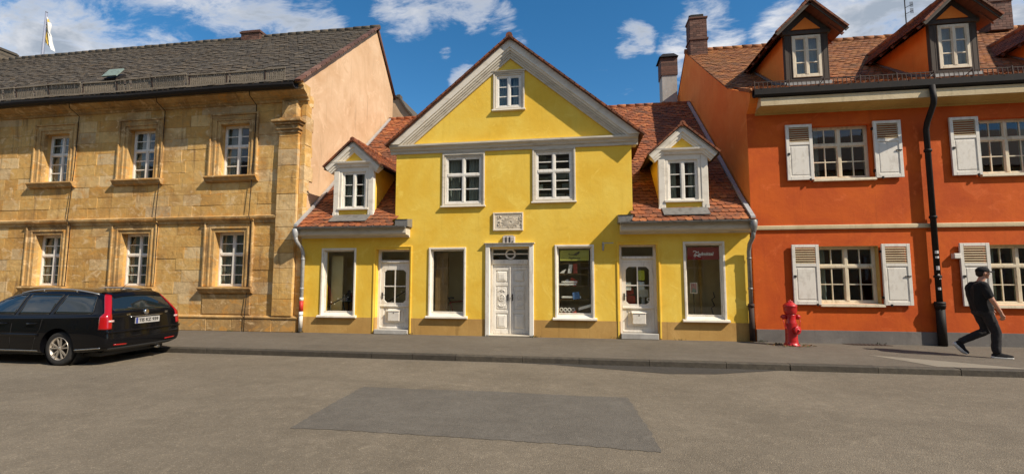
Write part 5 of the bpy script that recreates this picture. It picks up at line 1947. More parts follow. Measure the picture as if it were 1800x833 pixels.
def shop_goods():
    bicycle((-6.86, 12.72, .06), radians(8), 'dark bicycle standing behind the leftmost shop pane', 'shop_teal')
    bicycle((-3.60, 12.88, .06), radians(12), 'bicycle with bent handlebar behind the shop pane left of the carved door', 'shop_red')
    # strings of white baubles
    for (x0, z0), (x1, z1), y, n, lab in (((-7.30, .78), (-6.47, 1.18), 12.42, 8, 'dark pole strung with white baubles behind the leftmost shop pane'),
                                          ((-5.62, .85), (-4.95, 1.25), 12.62, 7, 'dark pole strung with white baubles behind the left shop door')):
        g = MB()
        g.tube([(x0, y, z0), (x1, y, z1)], .014, 6, 0)
        for i in range(n):
            t = (i + .5) / n
            g.lathe([(0, -.016), (.014, -.008), (.014, .008), (0, .016)], (x0 + (x1 - x0) * t, y - .015, z0 + (z1 - z0) * t + (.05 * (-1) ** i)), 'z', 8, 1)
        g.tube([(x0 + .02, y, .06), (x0 + .02, y, z0 + .02)], .01, 6, 0)
        g.tube([(x1 - .02, y, .06), (x1 - .02, y, z1)], .01, 6, 0)
        tag(g.build('bauble_string', ['black_plastic', 'lettering_white']), lab, 'decoration', 'bauble strings in the shop')
    # tan screen behind the second pane
    g = MB()
    g.box(-4.14, -3.78, 12.52, 12.56, .06, 2.26)
    for i in range(4):
        g.box(-4.14 + i * .10, -4.13 + i * .10, 12.515, 12.52, .1, 2.24)
    for x in (-4.08, -3.80):
        g.box(x - .04, x, 12.56, 12.72, .06, .10)
    tag(g.build('folding_screen', 'shop_wood'), 'tall tan boarded screen behind the shop pane left of the carved door', 'screen')
    g = MB()  # cream panel added to brighten the dark window
    g.box(-7.38, -7.02, 12.60, 12.63, .06, 2.2)
    g.box(-7.42, -6.98, 12.56, 12.70, .062, .12)
    tag(g.build('lightening_panel', 'facing_plaster'), 'tall cream panel added to lighten the left side of the leftmost shop window', 'panel')
    g = MB()
    g.lathe([(0, 0), (.12, 0), (.10, .03), (.025, .05), (.025, .75), (.10, .78), (.12, .95), (.05, 1.05), (.04, 1.12), (0, 1.13)], (-7.02, 13.0, .06), 'z', 14)
    tag(g.build('dress_form', 'brown_wood'), 'dark brown display bust on a stand behind the leftmost shop pane', 'bust')
    # third window: shelf with boards, boxes, wheels
    root = thing('shelf_rack', (-.22, 12.730, .06), 'tall dark shelf rack behind the shop pane under the olive banner', 'shelf')
    g = MB()
    for x in (-.66, .20):
        g.box(x - .015, x + .015, 12.450, 12.830, .06, 2.3)
    g.build('uprights', 'brown_wood', root)
    for zz in (.62, .98, 1.34, 1.66, 1.95):
        g = MB()
        g.box(-.645, .185, 12.450, 12.830, zz - .012, zz + .008)
        g.build('shelf', 'shop_wood', root)
    rr = random.Random(5)
    def item(name, mb, mat, label, cat, grp=None):
        tag(mb.build(name, mat), label, cat, grp)
    for i, (zz, L) in enumerate(((1.362, .45), (1.425, .40), (1.30 - .28, .5))):
        g = MB()
        g.obox((-.40 + .05 * i, 12.490, zz + .03), (L / 2, 0, 0), (0, .10, 0), (0, 0, .022))
        g.tube([(-.40 + .05 * i - L / 2, 12.390, zz + .03), (-.40 + .05 * i - L / 2, 12.590, zz + .03)], .022, 8)
        item('white_board', g, 'lettering_white', ['white board lying on the third shelf of the rack', 'white board on top of another on the third shelf of the rack', 'longer white board lying on the second shelf of the rack'][i], 'board', 'white boards on the shop shelves')
    for i in range(4):
        g = MB()
        g.torus((-.58 + i * .105, 12.430, .71), .042, .016, 'y', 16, 6)
        g.tube([(-.58 + i * .105, 12.430, .628), (-.58 + i * .105, 12.430, .64)], .03, 8)
        item('white_ring', g, 'lettering_white', 'small white ring in a row on the lowest shelf of the rack', 'ring', 'white rings in the shop display')
    g = MB()
    g.prism([(-.12, 12.390, .70), (.20, 12.330, .80), (.21, 12.330, .875), (-.12, 12.390, .775)], (0, .03, 0))
    item('white_ski', g, 'lettering_white', 'long white slanting board in front of the lowest shelf', 'board')
    g = MB()
    g.torus((-.50, 12.330, .68 - .12), .075, .012, 'y', 20, 6)
    g.torus((-.50, 12.330, .56), .035, .010, 'y', 16, 6)
    g.tube([(-.5, 12.330, .46), (-.5, 12.350, .48)], .05, 10)
    g.box(-.58, -.42, 12.300, 12.380, .448, .475)
    item('red_hoop', g, 'shop_red', 'red ringed roundel standing on the sill under the white rings', 'ornament')
    g = MB()
    g.obox((-.24, 12.330, .60), (.07, 0, .05), (0, .02, 0), (-.03, 0, .05))
    g.box(-.32, -.16, 12.300, 12.370, .448, .53)
    item('red_ornament', g, 'shop_red', 'small tilted red frame beside the red roundel', 'ornament')
    g = MB()
    for i in range(7):
        g.obox((-.22 + i * .03, 12.290, .475), (.014, 0, .014), (0, .02, 0), (-.010, 0, .012))
    item('lime_ribbon', g, 'paper_yellow', 'lime green curled ribbon on the sill in front of the red frame', 'ribbon')
    g = MB()
    g.prism([(-.62, 12.410, 1.69), (-.50, 12.410, 1.69), (-.44, 12.410, 1.80), (-.53, 12.410, 1.76)], (0, .05, 0), 0)
    g.prism([(-.40, 12.410, 1.69), (-.30, 12.410, 1.69), (-.27, 12.410, 1.92), (-.36, 12.410, 1.93)], (0, .06, 0), 0)
    g.box(-.25, -.14, 12.410, 12.550, 1.682, 1.94, 1)
    item('boot_boxes', g, ['lettering_white', 'shop_red'], 'white and red boxes on the upper shelf below the olive banner', 'boxes')
    g = MB()
    g.lathe([(0, 0), (.09, .0), (.10, .06), (.08, .13), (.03, .165), (0, .17)], (-.42, 12.530, 1.35), 'z', 14)
    item('bowl_helmet', g, 'lettering_white', 'rounded pale helmet on the third shelf beside a red bag', 'helmet')
    g = MB()
    g.obox((-.25, 12.490, 1.45), (.09, 0, -.05), (0, .06, 0), (.04, 0, .08))
    item('red_bag', g, 'shop_red', 'dark red bag leaning on the third shelf by the helmet', 'bag')
    g = MB()
    g.obox((-.18, 12.450, 1.09), (.09, 0, .01), (0, .07, 0), (-.01, 0, .09))
    item('blue_box', g, 'paper_blue', 'blue box on the second shelf of the rack', 'box')
    g = MB()
    g.lathe([(0, 0), (.05, .0), (.055, .05), (.03, .09), (.02, .13), (0, .14)], (.05, 12.310, .45), 'z', 12)
    g.lathe([(0, 0), (.04, .0), (.045, .04), (.02, .10), (0, .12)], (.14, 12.300, .45), 'z', 12)
    item('white_vases', g, 'curtain_cloth', 'pair of small pale vases at the right end of the sill', 'vases')

    # banners on the inside of the panes
    def banner(x0, x1, z0, z1, m, label, y=FY + .115):
        t = thing('shop_banner', ((x0 + x1) / 2, y, z0), label, 'banner')
        g = MB()
        g.box(x0, x1, y, y + .006, z0, z1)
        g.tube([(x0, y + .012, z1), (x1, y + .012, z1)], .01, 6)
        g.build('cloth', m, t)
        return t
    t = banner(-.60, .17, 2.02, 2.30, 'banner_olive', 'olive banner with a dark bird above small letters inside a shop pane')
    g = MB()
    bx, bz, y = -.20, 2.19, FY + .111
    def flat(pts):
        g.prism([(bx + x * 1.0, y, bz + z) for x, z in pts], (0, .003, 0))
    flat([(-.17, -.01), (-.16, .035), (-.145, .03), (-.145, .0), (-.03, .0), (.02, -.015), (.10, -.02), (.02, -.035), (-.05, -.02)])
    flat([(-.03, .004), (.07, .06), (.115, .085), (.13, .06), (.12, .03), (.09, .0), (.02, -.013)])
    flat([(.03, -.02), (.05, -.05), (.04, -.05), (.02, -.025)])
    g.build('bird_emblem', 'banner_ink', t)
    g = MB()
    g.add(text_geo('Fagbauna', .085, .2, .001, .001), Matrix.Translation((-.215, FY + .112, 2.092)))
    g.build('lettering', 'banner_ink', t)
    t = banner(2.68, 3.46, 2.03, 2.345, 'banner_red', 'dark red banner with white script lettering inside the rightmost shop pane')
    g = MB()
    y = FY + .111
    def stroke(pts, r):
        g.tube([(2.68 + x, y, 2.03 + z) for x, z in pts], r, 6)
    stroke([(.14, .20), (.17, .225), (.205, .215), (.235, .185), (.265, .185), (.275, .215)], .012)
    stroke([(.235, .185), (.20, .165), (.165, .12), (.165, .09), (.185, .078), (.205, .09), (.20, .12), (.18, .128)], .011)
    stroke([(.19, .13), (.24, .11), (.28, .08), (.32, .075)], .013)
    g.add(text_geo('admittal', .115, .18, .002, .004), Matrix.Translation((2.68 + .445, y, 2.03 + .145)))
    g.build('lettering', 'lettering_white', t)
    # fourth window
    root = thing('picture_stand', (2.86, 12.55, .06), 'small framed picture on a slim stand in the rightmost shop window', 'picture')
    g = MB()
    g.tube([(2.86, 12.57, .06), (2.86, 12.57, 1.2)], .012, 6)
    g.lathe([(0, 0), (.12, .0), (.12, .015), (0, .02)], (2.86, 12.57, .06), 'z', 14)
    g.build('stand', 'dark_metal', root)
    g = MB()
    g.box(2.77, 2.95, 12.535, 12.555, 1.16, 1.44, 0)
    g.box(2.79, 2.93, 12.528, 12.534, 1.18, 1.42, 1)
    g.prism([(2.80, 12.522, 1.19), (2.92, 12.522, 1.19), (2.90, 12.522, 1.27), (2.84, 12.522, 1.31)], (0, .004, 0), 2)
    g.build('picture', ['lettering_white', 'pink_cloth', 'copper_green'], root)
    g = MB()
    n = 18
    P = lambda i, j: V(2.66 + .82 * i / n, 12.35 + .42 * j / 8, .50 + .035 * sin(i * 1.3 + j) + .04 * sin(i * .6 + 1) + .10 * max(0, j / 8 - .2))
    for i in range(n):
        for j in range(8):
            g.poly([P(i, j), P(i + 1, j), P(i + 1, j + 1), P(i, j + 1)], 0, .5, True)
    g.box(2.66, 3.48, 12.36, 12.77, .06, .46, 1)
    tag(g.build('patterned_cloth', ['pink_cloth', 'shop_wood']), 'pink and white patterned cloth spread over the rightmost shop window floor', 'cloth')
    g = MB()
    g.box(3.12, 3.17, 13.0, 13.05, .06, 2.55)
    g.box(3.10, 3.19, 12.98, 13.07, .06, .14)
    g.box(3.12, 3.46, 13.02, 13.05, 2.3, 2.5)
    tag(g.build('yellow_post', 'ochre_plaster'), 'yellow post standing behind the rightmost shop pane', 'post')
    g = MB()
    pts = [(3.36, 12.7, .62), (3.32, 12.7, .78), (3.40, 12.7, .84), (3.34, 12.7, 1.0), (3.41, 12.7, 1.06), (3.38, 12.7, 1.2)]
    g.tube(pts, .014, 6)
    g.tube([(3.36, 12.7, .06), (3.36, 12.7, .64)], .01, 6)
    tag(g.build('twisted_stand', 'dark_metal'), 'thin black zigzag stand at the right side of the rightmost shop window', 'stand')
    # notices in the right shop door
    yb = FY + .235
    def sheet(name, x0, x1, z0, z1, m, label, cat='notice'):
        g = MB()
        g.box(x0, x1, yb, yb + .003, z0, z1)
        tag(g.build(name, m), label, cat)
    sheet('notice', 1.43, 1.61, 1.50, 1.76, 'paper_yellow', 'yellow green notice stuck inside the right shop door pane')
    sheet('notice', 1.44, 1.60, 1.25, 1.46, 'paper_white', 'white sheet stuck below the yellow notice in the right shop door')
    sheet('notice', 1.13, 1.26, 1.24, 1.45, 'paper_white', 'white sheet stuck at the left side of the right shop door pane')
    g = MB()
    g.torus((1.70, yb + .0, 1.0), .038, .012, 'y', 18, 6)
    tag(g.build('round_sticker', 'lettering_white'), 'round white ring sticker low in the right shop door pane', 'sticker')
    g = MB()
    g.box(1.46, 1.72, 12.60, 12.64, 1.06, 1.26)
    g.box(1.46, 1.72, 12.642, 12.80, 1.055, 1.07)
    g.box(1.55, 1.63, 12.66, 12.74, .06, 1.054)
    tag(g.build('white_monitor', 'paper_white'), 'pale screen on a stand behind the right shop door pane', 'screen')
    g = MB()
    g.obox((1.20, 12.62, 1.20), (.13, 0, .03), (0, .05, 0), (-.02, 0, .09))
    g.box(1.08, 1.38, 12.58, 12.85, .06, 1.09)
    tag(g.build('red_crate', 'shop_red'), 'red box piled up behind the right shop door pane', 'box')


shop_goods()


# ================================================================== estate car
def estate_car():
    X0, YC, ZR = -10.03, 8.335, -.11
    root = thing('estate_car', (X0, YC, ZR), 'glossy black estate car parked at the kerb before the sandstone house', 'car')
    W = lambda p: V(X0 - p[0], YC - p[1], ZR + p[2])
    # stations: x for each of the ten section points comes from base x plus lean
    def sec(zb, w, zbelt, wb, zr, wr):
        return [(0, zb), (w * .80, zb), (w * .975, zb + .06), (w, .47), (w * .995, .70), (wb, zbelt - .03), (wb - .045, zbelt + .03), (wr + .035, zr - .11), (wr - .07, zr - .012), (0, zr + .012)]
    ST = [
        ([-.93, -.95, -1.0, -1.035, -1.0, -.975, -.955, -.77, -.69, -.70], sec(.28, .80, .97, .775, 1.40, .545)),
        ([-.84, -.84, -.86, -.88, -.87, -.86, -.84, -.66, -.58, -.58], sec(.25, .865, .97, .835, 1.415, .60)),
        ([-.45] * 5 + [-.43, -.42, -.33, -.28, -.28], sec(.20, .885, .955, .85, 1.44, .615)),
        ([.15] * 10, sec(.19, .887, .94, .855, 1.462, .625)),
        ([.85] * 10, sec(.185, .887, .925, .858, 1.468, .625)),
        ([1.35] * 5 + [1.38, 1.40, 1.35, 1.28, 1.28], sec(.185, .887, .915, .858, 1.45, .615)),
        ([1.75] * 5 + [1.78, 1.80, 1.75, 1.68, 1.62], sec(.185, .887, .905, .857, 1.355, .605)),
        ([2.25] * 5 + [2.28, 2.30, 2.32, 2.28, 2.22], sec(.185, .885, .895, .85, 1.06, .62)),
        ([2.55] * 10, sec(.185, .882, .865, .83, .955, .64)),
        ([3.1] * 10, sec(.19, .872, .80, .80, .90, .60)),
        ([3.48] * 10, sec(.20, .83, .72, .74, .80, .50)),
        ([3.64, 3.66, 3.68, 3.70, 3.66, 3.62, 3.60, 3.58, 3.57, 3.58], sec(.24, .70, .66, .63, .73, .42)),
    ]
    bm = bmesh.new()
    rings = []
    for xs, pts in ST:
        left = [bm.verts.new((xs[i], pts[i][0], pts[i][1])) for i in range(1, 9)]
        top = bm.verts.new((xs[9], 0, pts[9][1]))
        rgt = [bm.verts.new((xs[i], -pts[i][0], pts[i][1])) for i in range(8, 0, -1)]
        bot = bm.verts.new((xs[0], 0, pts[0][1]))
        rings.append(left + [top] + rgt + [bot])
    n = 18
    for a, b in zip(rings, rings[1:]):
        for k in range(n):
            bm.faces.new((a[k], a[(k + 1) % n], b[(k + 1) % n], b[k]))
    for ring, sgn in ((rings[0], -1), (rings[-1], 1)):
        rows = []
        for i in range(8):
            l, r = ring[i], ring[16 - i]
            row = [l]
            for f in (.55, 0, -.55):
                row.append(bm.verts.new((l.co.x + sgn * .045 * (1 - f * f), l.co.y * f, l.co.z)))
            row.append(r)
            rows.append(row)
        for i in range(7):
            for j in range(4):
                q = (rows[i][j], rows[i][j + 1], rows[i + 1][j + 1], rows[i + 1][j])
                bm.faces.new(q)
        for j in range(4):
            bm.faces.new((ring[17], rows[0][j + 1], rows[0][j]))
            bm.faces.new((ring[8], rows[7][j], rows[7][j + 1]))
    bmesh.ops.recalc_face_normals(bm, faces=bm.faces)
    cl = bm.edges.layers.float.new('crease_edge')
    for ring in (rings[0],):
        for k in range(n):
            e = bm.edges.get((ring[k], ring[(k + 1) % n]))
            e[cl] = .45
    for a, b in zip(rings, rings[1:]):
        for k, c in ((4, .5), (5, .35), (11, .35), (12, .5), (1, .3), (15, .3)):
            e = bm.edges.get((a[k], b[k]))
            if e:
                e[cl] = c
    me = bpy.data.meshes.new('body')
    bm.to_mesh(me)
    bm.free()
    tmp = bpy.data.objects.new('body', me)
    COL.objects.link(tmp)
    sd = tmp.modifiers.new('s', 'SUBSURF')
    sd.levels = sd.render_levels = 3
    dg = bpy.context.evaluated_depsgraph_get()
    full = bpy.data.meshes.new_from_object(tmp.evaluated_get(dg))
    bvh = BVHTree.FromPolygons([v.co.copy() for v in full.vertices], [tuple(p.vertices) for p in full.polygons])
    # wheel wells
    cut = MB()
    for wx in (0, 2.76):
        for s in (-1, 1):
            c = []
            for i in range(40):
                a = 2 * pi * i / 40
                c.append((wx + .385 * cos(a), s * 1.1, .335 + .385 * sin(a)))
            cut.prism(c, (0, -s * .5, 0))
    cme = bpy.data.meshes.new('cut')
    cme.from_pydata(cut.v, [], cut.f)
    co = bpy.data.objects.new('cut', cme)
    COL.objects.link(co)
    bo = tmp.modifiers.new('b', 'BOOLEAN')
    bo.object = co
    bo.operation = 'DIFFERENCE'
    bo.solver = 'EXACT'
    dg = bpy.context.evaluated_depsgraph_get()
    cutm = bpy.data.meshes.new_from_object(tmp.evaluated_get(dg))
    bpy.data.objects.remove(tmp)
    bpy.data.objects.remove(co)
    b = MB()
    b.idx([W(v.co) for v in cutm.vertices], [tuple(p.vertices) for p in cutm.polygons], 0, .5, True)
    b.s = [True] * len(b.f)
    body = b.build('body', 'car_paint', root)
    try:
        body.data.set_sharp_from_angle(angle=radians(38))
    except Exception:
        pass

    def patch(poly, axis, eps=.004, thick=.008, step=.05, inset=None):
        """flat outline laid on the body skin: axis 'L'/'R' (x,z) from the side, 'B' (y,z) from behind, 'T' (x,y) from above"""
        bm = bmesh.new()
        f = bm.faces.new([bm.verts.new((u, v, 0)) for u, v in poly])
        us = [p[0] for p in poly]
        vs = [p[1] for p in poly]
        for lo, hi, nn in ((min(us), max(us), (1, 0, 0)), (min(vs), max(vs), (0, 1, 0))):
            k = max(1, int((hi - lo) / step))
            for i in range(1, k):
                q = lo + (hi - lo) * i / k
                co_ = (q, 0, 0) if nn[0] else (0, q, 0)
                bmesh.ops.bisect_plane(bm, geom=list(bm.verts) + list(bm.edges) + list(bm.faces), plane_co=co_, plane_no=nn)
        out = {}
        for v in bm.verts:
            u, w_ = v.co.x, v.co.y
            if axis == 'L':
                h = bvh.ray_cast(V(u, 3, w_), V(0, -1, 0))
            elif axis == 'R':
                h = bvh.ray_cast(V(u, -3, w_), V(0, 1, 0))
            elif axis == 'B':
                h = bvh.ray_cast(V(-4, u, w_), V(1, 0, 0))
            else:
                h = bvh.ray_cast(V(u, w_, 4), V(0, 0, -1))
            if h[0] is None:
                out[v.index if False else v] = (None, None)
                continue
            no = h[1]
            dirn = {'L': V(0, 1, 0), 'R': V(0, -1, 0), 'B': V(-1, 0, 0), 'T': V(0, 0, 1)}[axis]
            if no.dot(dirn) < 0:
                no = -no
            out[v] = (h[0] + no * eps, no)
        mb = MB()
        for f in bm.faces:
            q = [out[v] for v in f.verts]
            if any(p[0] is None for p in q):
                continue
            pts = [W(p[0]) for p in q]
            nrm = (pts[1] - pts[0]).cross(pts[2] - pts[0])
            wn = V(-q[0][1].x, -q[0][1].y, q[0][1].z)
            if nrm.dot(wn) < 0:
                pts.reverse()
            mb.poly(pts, 0, .5, True)
        for e in bm.edges:
            if len(e.link_faces) == 1:
                p, q = out[e.verts[0]], out[e.verts[1]]
                if p[0] is None or q[0] is None:
                    continue
                mb.poly([W(p[0]), W(q[0]), W(q[0] - q[1] * thick), W(p[0] - p[1] * thick)])
        bm.free()
        return mb

    def part(name, polys, m, par=root, **kw):
        mb = MB()
        for poly, ax in polys:
            mb.add(patch(poly, ax, **kw))
        return mb.build(name, m, par, weld=True)
    CW = [(-.63, .99), (-.66, 1.03), (-.55, 1.31), (-.50, 1.335), (.12, 1.355), (.22, .985)]
    RW = [(.32, .98), (.22, 1.355), (.98, 1.36), (1.05, .965)]
    FW = [(1.14, .965), (1.08, 1.36), (1.25, 1.345), (1.62, 1.24), (2.02, 1.03), (2.05, .965)]
    for ax in 'LR':
        for nm, q in (('cargo_window', CW), ('rear_door_window', RW), ('front_door_window', FW)):
            wo = part(nm, [(q, ax)], 'car_glass')
            cx = sum(p[0] for p in q) / len(q)
            cz = sum(p[1] for p in q) / len(q)
            mb = MB()
            for p0, p1 in zip(q, q[1:] + q[:1]):
                k = 6
                pts = []
                for i in range(k + 1):
                    u, v = p0[0] + (p1[0] - p0[0]) * i / k, p0[1] + (p1[1] - p0[1]) * i / k
                    h = bvh.ray_cast(V(u, 3 if ax == 'L' else -3, v), V(0, -1 if ax == 'L' else 1, 0))
                    if h[0]:
                        pts.append(W(h[0] + V(0, .004 if ax == 'L' else -.004, 0)))
                if len(pts) > 1:
                    mb.tube(pts, .007, 5)
            mb.build('window_trim', 'black_plastic', wo)
        # door shut lines, mouldings, chrome strips
        mb = MB()
        for ln in ([(.40, .92), (.42, .70), (.50, .55), (.56, .32), (.60, .22)], [(1.10, .94), (1.10, .30), (1.05, .21)], [(2.08, .92), (2.10, .55), (2.02, .22)]):
            pts = []
            for p0, p1 in zip(ln, ln[1:]):
                for i in range(5):
                    u, v = p0[0] + (p1[0] - p0[0]) * i / 4, p0[1] + (p1[1] - p0[1]) * i / 4
                    h = bvh.ray_cast(V(u, 3 if ax == 'L' else -3, v), V(0, -1 if ax == 'L' else 1, 0))
                    if h[0]:
                        pts.append(W(h[0] + V(0, .001 if ax == 'L' else -.001, 0)))
            mb.tube(pts, .004, 4)
        mb.build('door_seams', 'ink', root)
        part('side_moulding', [([(.44, .56), (.44, .61), (2.1, .61), (2.1, .56)], ax)], 'car_paint', eps=.012, thick=.02)
        for q in ([(.44, .275), (.44, .295), (2.2, .295), (2.2, .275)], [(-.92, .345), (-.92, .365), (-.40, .325), (-.40, .305)]):
            part('chrome_strip', [(q, ax)], 'chrome', eps=.010, thick=.02)
        s = 1 if ax == 'L' else -1
        for hx in (.62, 1.30):
            h = bvh.ray_cast(V(hx, 3 * s, .80), V(0, -s, 0))
            mb = MB()
            mb.tube([W(V(hx - .10, h[0].y + .0 * s, .80)), W(V(hx - .08, h[0].y + .03 * s, .80)), W(V(hx + .08, h[0].y + .03 * s, .80)), W(V(hx + .10, h[0].y, .80))], .013, 8)
            mb.build('door_handle', 'car_paint', root)
        # roof rail
        mb = MB()
        pts = []
        for i in range(15):
            u = -.52 + 1.85 * i / 14
            h = bvh.ray_cast(V(u, s * .575, 3), V(0, 0, -1))
            lift = .045 * min(1, 3.2 * min(i, 14 - i) / 14)
            pts.append(W(h[0] + V(0, 0, lift + .004)))
        mb.tube(pts, .014, 8)
        for i in (4, 10):
            mb.tube([pts[i] - V(0, 0, .05), pts[i]], .013, 6)
        mb.build('roof_rail', 'rail_silver', root)
        # tall tail light wrapping the corner
        lamp = MB()
        zs_ = [.70 + .66 * i / 22 for i in range(23)]
        rows = []
        for zz in zs_:
            k = min(1, max(0, (zz - .93) / .08))
            k = k * k * (3 - 2 * k)
            t0, t1 = radians(28 + 14 * k), radians(62 - 2 * k)      # from the side round to the back
            cyy = .55 - .22 * max(0, (zz - .95) / .41)
            cxx = -.72 + .30 * max(0, (zz - .95) / .41)
            row = []
            for i in range(9):
                t = t0 + (t1 - t0) * i / 8
                dr = V(-sin(t), s * cos(t), 0)
                h = bvh.ray_cast(V(cxx, s * cyy, zz) + dr * 3, -dr)
                if h[0] is None:
                    row = None
                    break
                no = h[1] if h[1].dot(dr) > 0 else -h[1]
                row.append((h[0], no))
            if row:
                rows.append(row)
        q = [[W(p + n_ * .010) for p, n_ in r_] for r_ in rows]
        qi = [[W(p - n_ * .02) for p, n_ in r_] for r_ in rows]
        for a_ in range(len(q) - 1):
            for i in range(8):
                lamp.poly([q[a_][i], q[a_][i + 1], q[a_ + 1][i + 1], q[a_ + 1][i]], 0, .5, True)
            for i in (0, 8):
                lamp.poly([q[a_][i], q[a_ + 1][i], qi[a_ + 1][i], qi[a_][i]])
        for a_ in (0, -1):
            for i in range(8):
                lamp.poly([q[a_][i], q[a_][i + 1], qi[a_][i + 1], qi[a_][i]])
        lamp.build('tail_light', 'light_red', root, weld=True)
        part('indicator', [([(s * .66, .83), (s * .66, .87), (s * .755, .87), (s * .755, .83)], 'B')], 'light_clear', eps=.016, thick=.01, step=.03)
        part('rear_reflector', [([(s * .42, .375), (s * .42, .40), (s * .66, .41), (s * .66, .385)], 'B')], 'light_red', eps=.010, thick=.02)
        # mirrors
        mb = MB()
        mb.obox(W(V(1.95, s * .97, 1.0)), V(.07, 0, 0), V(0, .11, 0), V(0, 0, .075))
        mb.obox(W(V(1.97, s * .86, .96)), V(.03, 0, 0), V(0, .06, 0), V(0, 0, .02))
        mb.build('mirror', 'car_paint', root)
        part('headlight', [([(3.30, .60), (3.30, .74), (3.58, .70), (3.60, .58)], ax)], 'light_clear')
    rw = part('rear_window', [([(-.60, 1.03), (-.64, 1.06), (-.525, 1.33), (-.47, 1.35), (.47, 1.35), (.525, 1.33), (.64, 1.06), (.60, 1.03)], 'B')], 'car_glass')
    h = bvh.ray_cast(V(-4, .05, 1.05), V(1, 0, 0))[0]
    mb = MB()
    mb.tube([W(h + V(-.03, 0, 0)), W(h + V(-.03, .35, .05))], .008, 5)
    mb.lathe([(0, -.04), (.025, -.035), (.025, 0)], W(h), 'x', 10)
    mb.build('wiper', 'black_plastic', rw)
    # spoiler edge, tailgate crease, bumper step
    mb = MB()
    mb.add(patch([(-.78, -.50), (-.66, -.53), (-.52, -.53), (-.52, .53), (-.66, .53), (-.78, .50)], 'T', eps=.02, thick=.03))
    mb.build('spoiler', 'car_paint', root)
    part('bumper_trim', [([(-.80, .62), (-.80, .665), (.80, .665), (.80, .62)], 'B')], 'car_paint', eps=.022, thick=.03)
    part('bumper_skirt', [([(-.72, .285), (-.74, .34), (.74, .34), (.72, .285)], 'B')], 'black_plastic', eps=.012, thick=.03)
    part('tailgate_strip', [([(-.36, .905), (-.36, .918), (.36, .918), (.36, .905)], 'B')], 'chrome', eps=.012, thick=.02)
    # brake light strip at the top of the window
    part('high_brake_light', [([(-.16, 1.365), (-.16, 1.385), (.16, 1.385), (.16, 1.365)], 'B')], 'light_red', eps=.010)
    h = bvh.ray_cast(V(-4, 0, .82), V(1, 0, 0))[0]
    mb = MB()
    mb.box(X0 - h.x + .006, X0 - h.x + .022, YC - .265, YC + .265, ZR + .765, ZR + .885, 0)
    mb.box(X0 - h.x + .023, X0 - h.x + .025, YC - .255, YC - .215, ZR + .77, ZR + .88, 1)
    pl = mb.build('number_plate', ['plate_white', 'plate_blue'], root)
    tx = text_geo('TIS KZ 939', .092, 0, .001, .003)
    M = Matrix.Translation((X0 - h.x + .0245, YC + .02, ZR + .825)) @ Matrix.Rotation(radians(90), 4, 'Z')
    q = MB()
    q.add(tx, M)
    q.build('plate_lettering', 'ink', pl)
    mb = MB()
    h = bvh.ray_cast(V(-4, 0, .985), V(1, 0, 0))[0]
    mb.lathe([(0, .022), (.048, .020), (.055, .012), (.055, -.02)], W(h), 'x', 22)
    mb.build('emblem', 'chrome', root)
    for yy, s_ in ((.38, 'V70'), (-.46, 'D5')):
        h = bvh.ray_cast(V(-4, yy, .955), V(1, 0, 0))[0]
        q = MB()
        q.add(text_geo(s_, .05, 0, .003, .001), Matrix.Translation(W(h) + V(.006, 0, 0)) @ Matrix.Rotation(radians(90), 4, 'Z'))
        q.build('badge', 'chrome', root)
    # windscreen
    part('windscreen', [([(1.42, -.50), (2.18, -.60), (2.18, .60), (1.42, .50)], 'T')], 'car_glass')
    # aerial
    h = bvh.ray_cast(V(-.35, 0, 3), V(0, 0, -1))[0]
    mb = MB()
    mb.tube([W(h), W(h + V(-.10, 0, .10)), W(h + V(-.28, 0, .22))], .004, 5)
    mb.lathe([(0.02, 0), (.012, .02), (0, .03)], W(h), 'z', 8)
    mb.build('aerial', 'black_plastic', root)
    mb = MB()
    h = bvh.ray_cast(V(-4, -.05, .33), V(1, 0, 0))[0]
    mb.tube([W(V(-.80, -.35, .23)), W(V(-.98, -.35, .225))], .03, 10)
    mb.build('exhaust', 'chrome', root)
    # dark underside
    mb = MB()
    mb.box(X0 - 3.4, X0 + .75, YC - .66, YC + .66, ZR + .17, ZR + .24)
    mb.build('underbody', 'black_plastic', root)
    # wheels
    for wx in (0, 2.76):
        for s in (-1, 1):
            c = W(V(wx, s * .735, .325))
            o = -s                      # outward direction in world Y
            t = MB()
            t.lathe([(.215, -.09 * o), (.30, -.10 * o), (.318, -.085 * o), (.325, -.05 * o), (.325, .05 * o), (.318, .085 * o), (.30, .10 * o), (.225, .098 * o), (.215, .085 * o)], c, 'y', 40)
            wh = t.build('wheel', 'tyre_rubber', root)
            r = MB()
            r.lathe([(.218, .088 * o), (.222, .10 * o), (.214, .104 * o), (.200, .085 * o), (.195, .0), (.195, -.08 * o)], c, 'y', 40)
            for k in range(5):
                for dlt in (-.15, .15):
                    a = k * 2 * pi / 5 + dlt + .35
                    a2 = k * 2 * pi / 5 + dlt * 1.55 + .35
                    p0 = c + V(cos(a) * .035, .075 * o, sin(a) * .035)
                    p1 = c + V(cos(a2) * .205, .09 * o, sin(a2) * .205)
                    r.bar(p0, p1, .024, .022, (0, 1, 0))
            r.lathe([(0, .095 * o), (.03, .092 * o), (.042, .08 * o), (.045, .04 * o)], c, 'y', 18)
            r.build('rim', 'alloy', wh)
            d = MB()
            d.lathe([(0, .03 * o), (.15, .03 * o), (.15, .0)], c, 'y', 24)
            d.build('brake_disc', 'dark_metal', wh)
            wl = MB()
            wl.lathe([(.39, -.25 * o), (.39, .06 * o)], c + V(0, 0, .01), 'y', 30)
            wl.lathe([(0, -.2 * o), (.39, -.2 * o)], c + V(0, 0, .01), 'y', 30)
            wl.build('wheel_well', 'black_plastic', root)


estate_car()


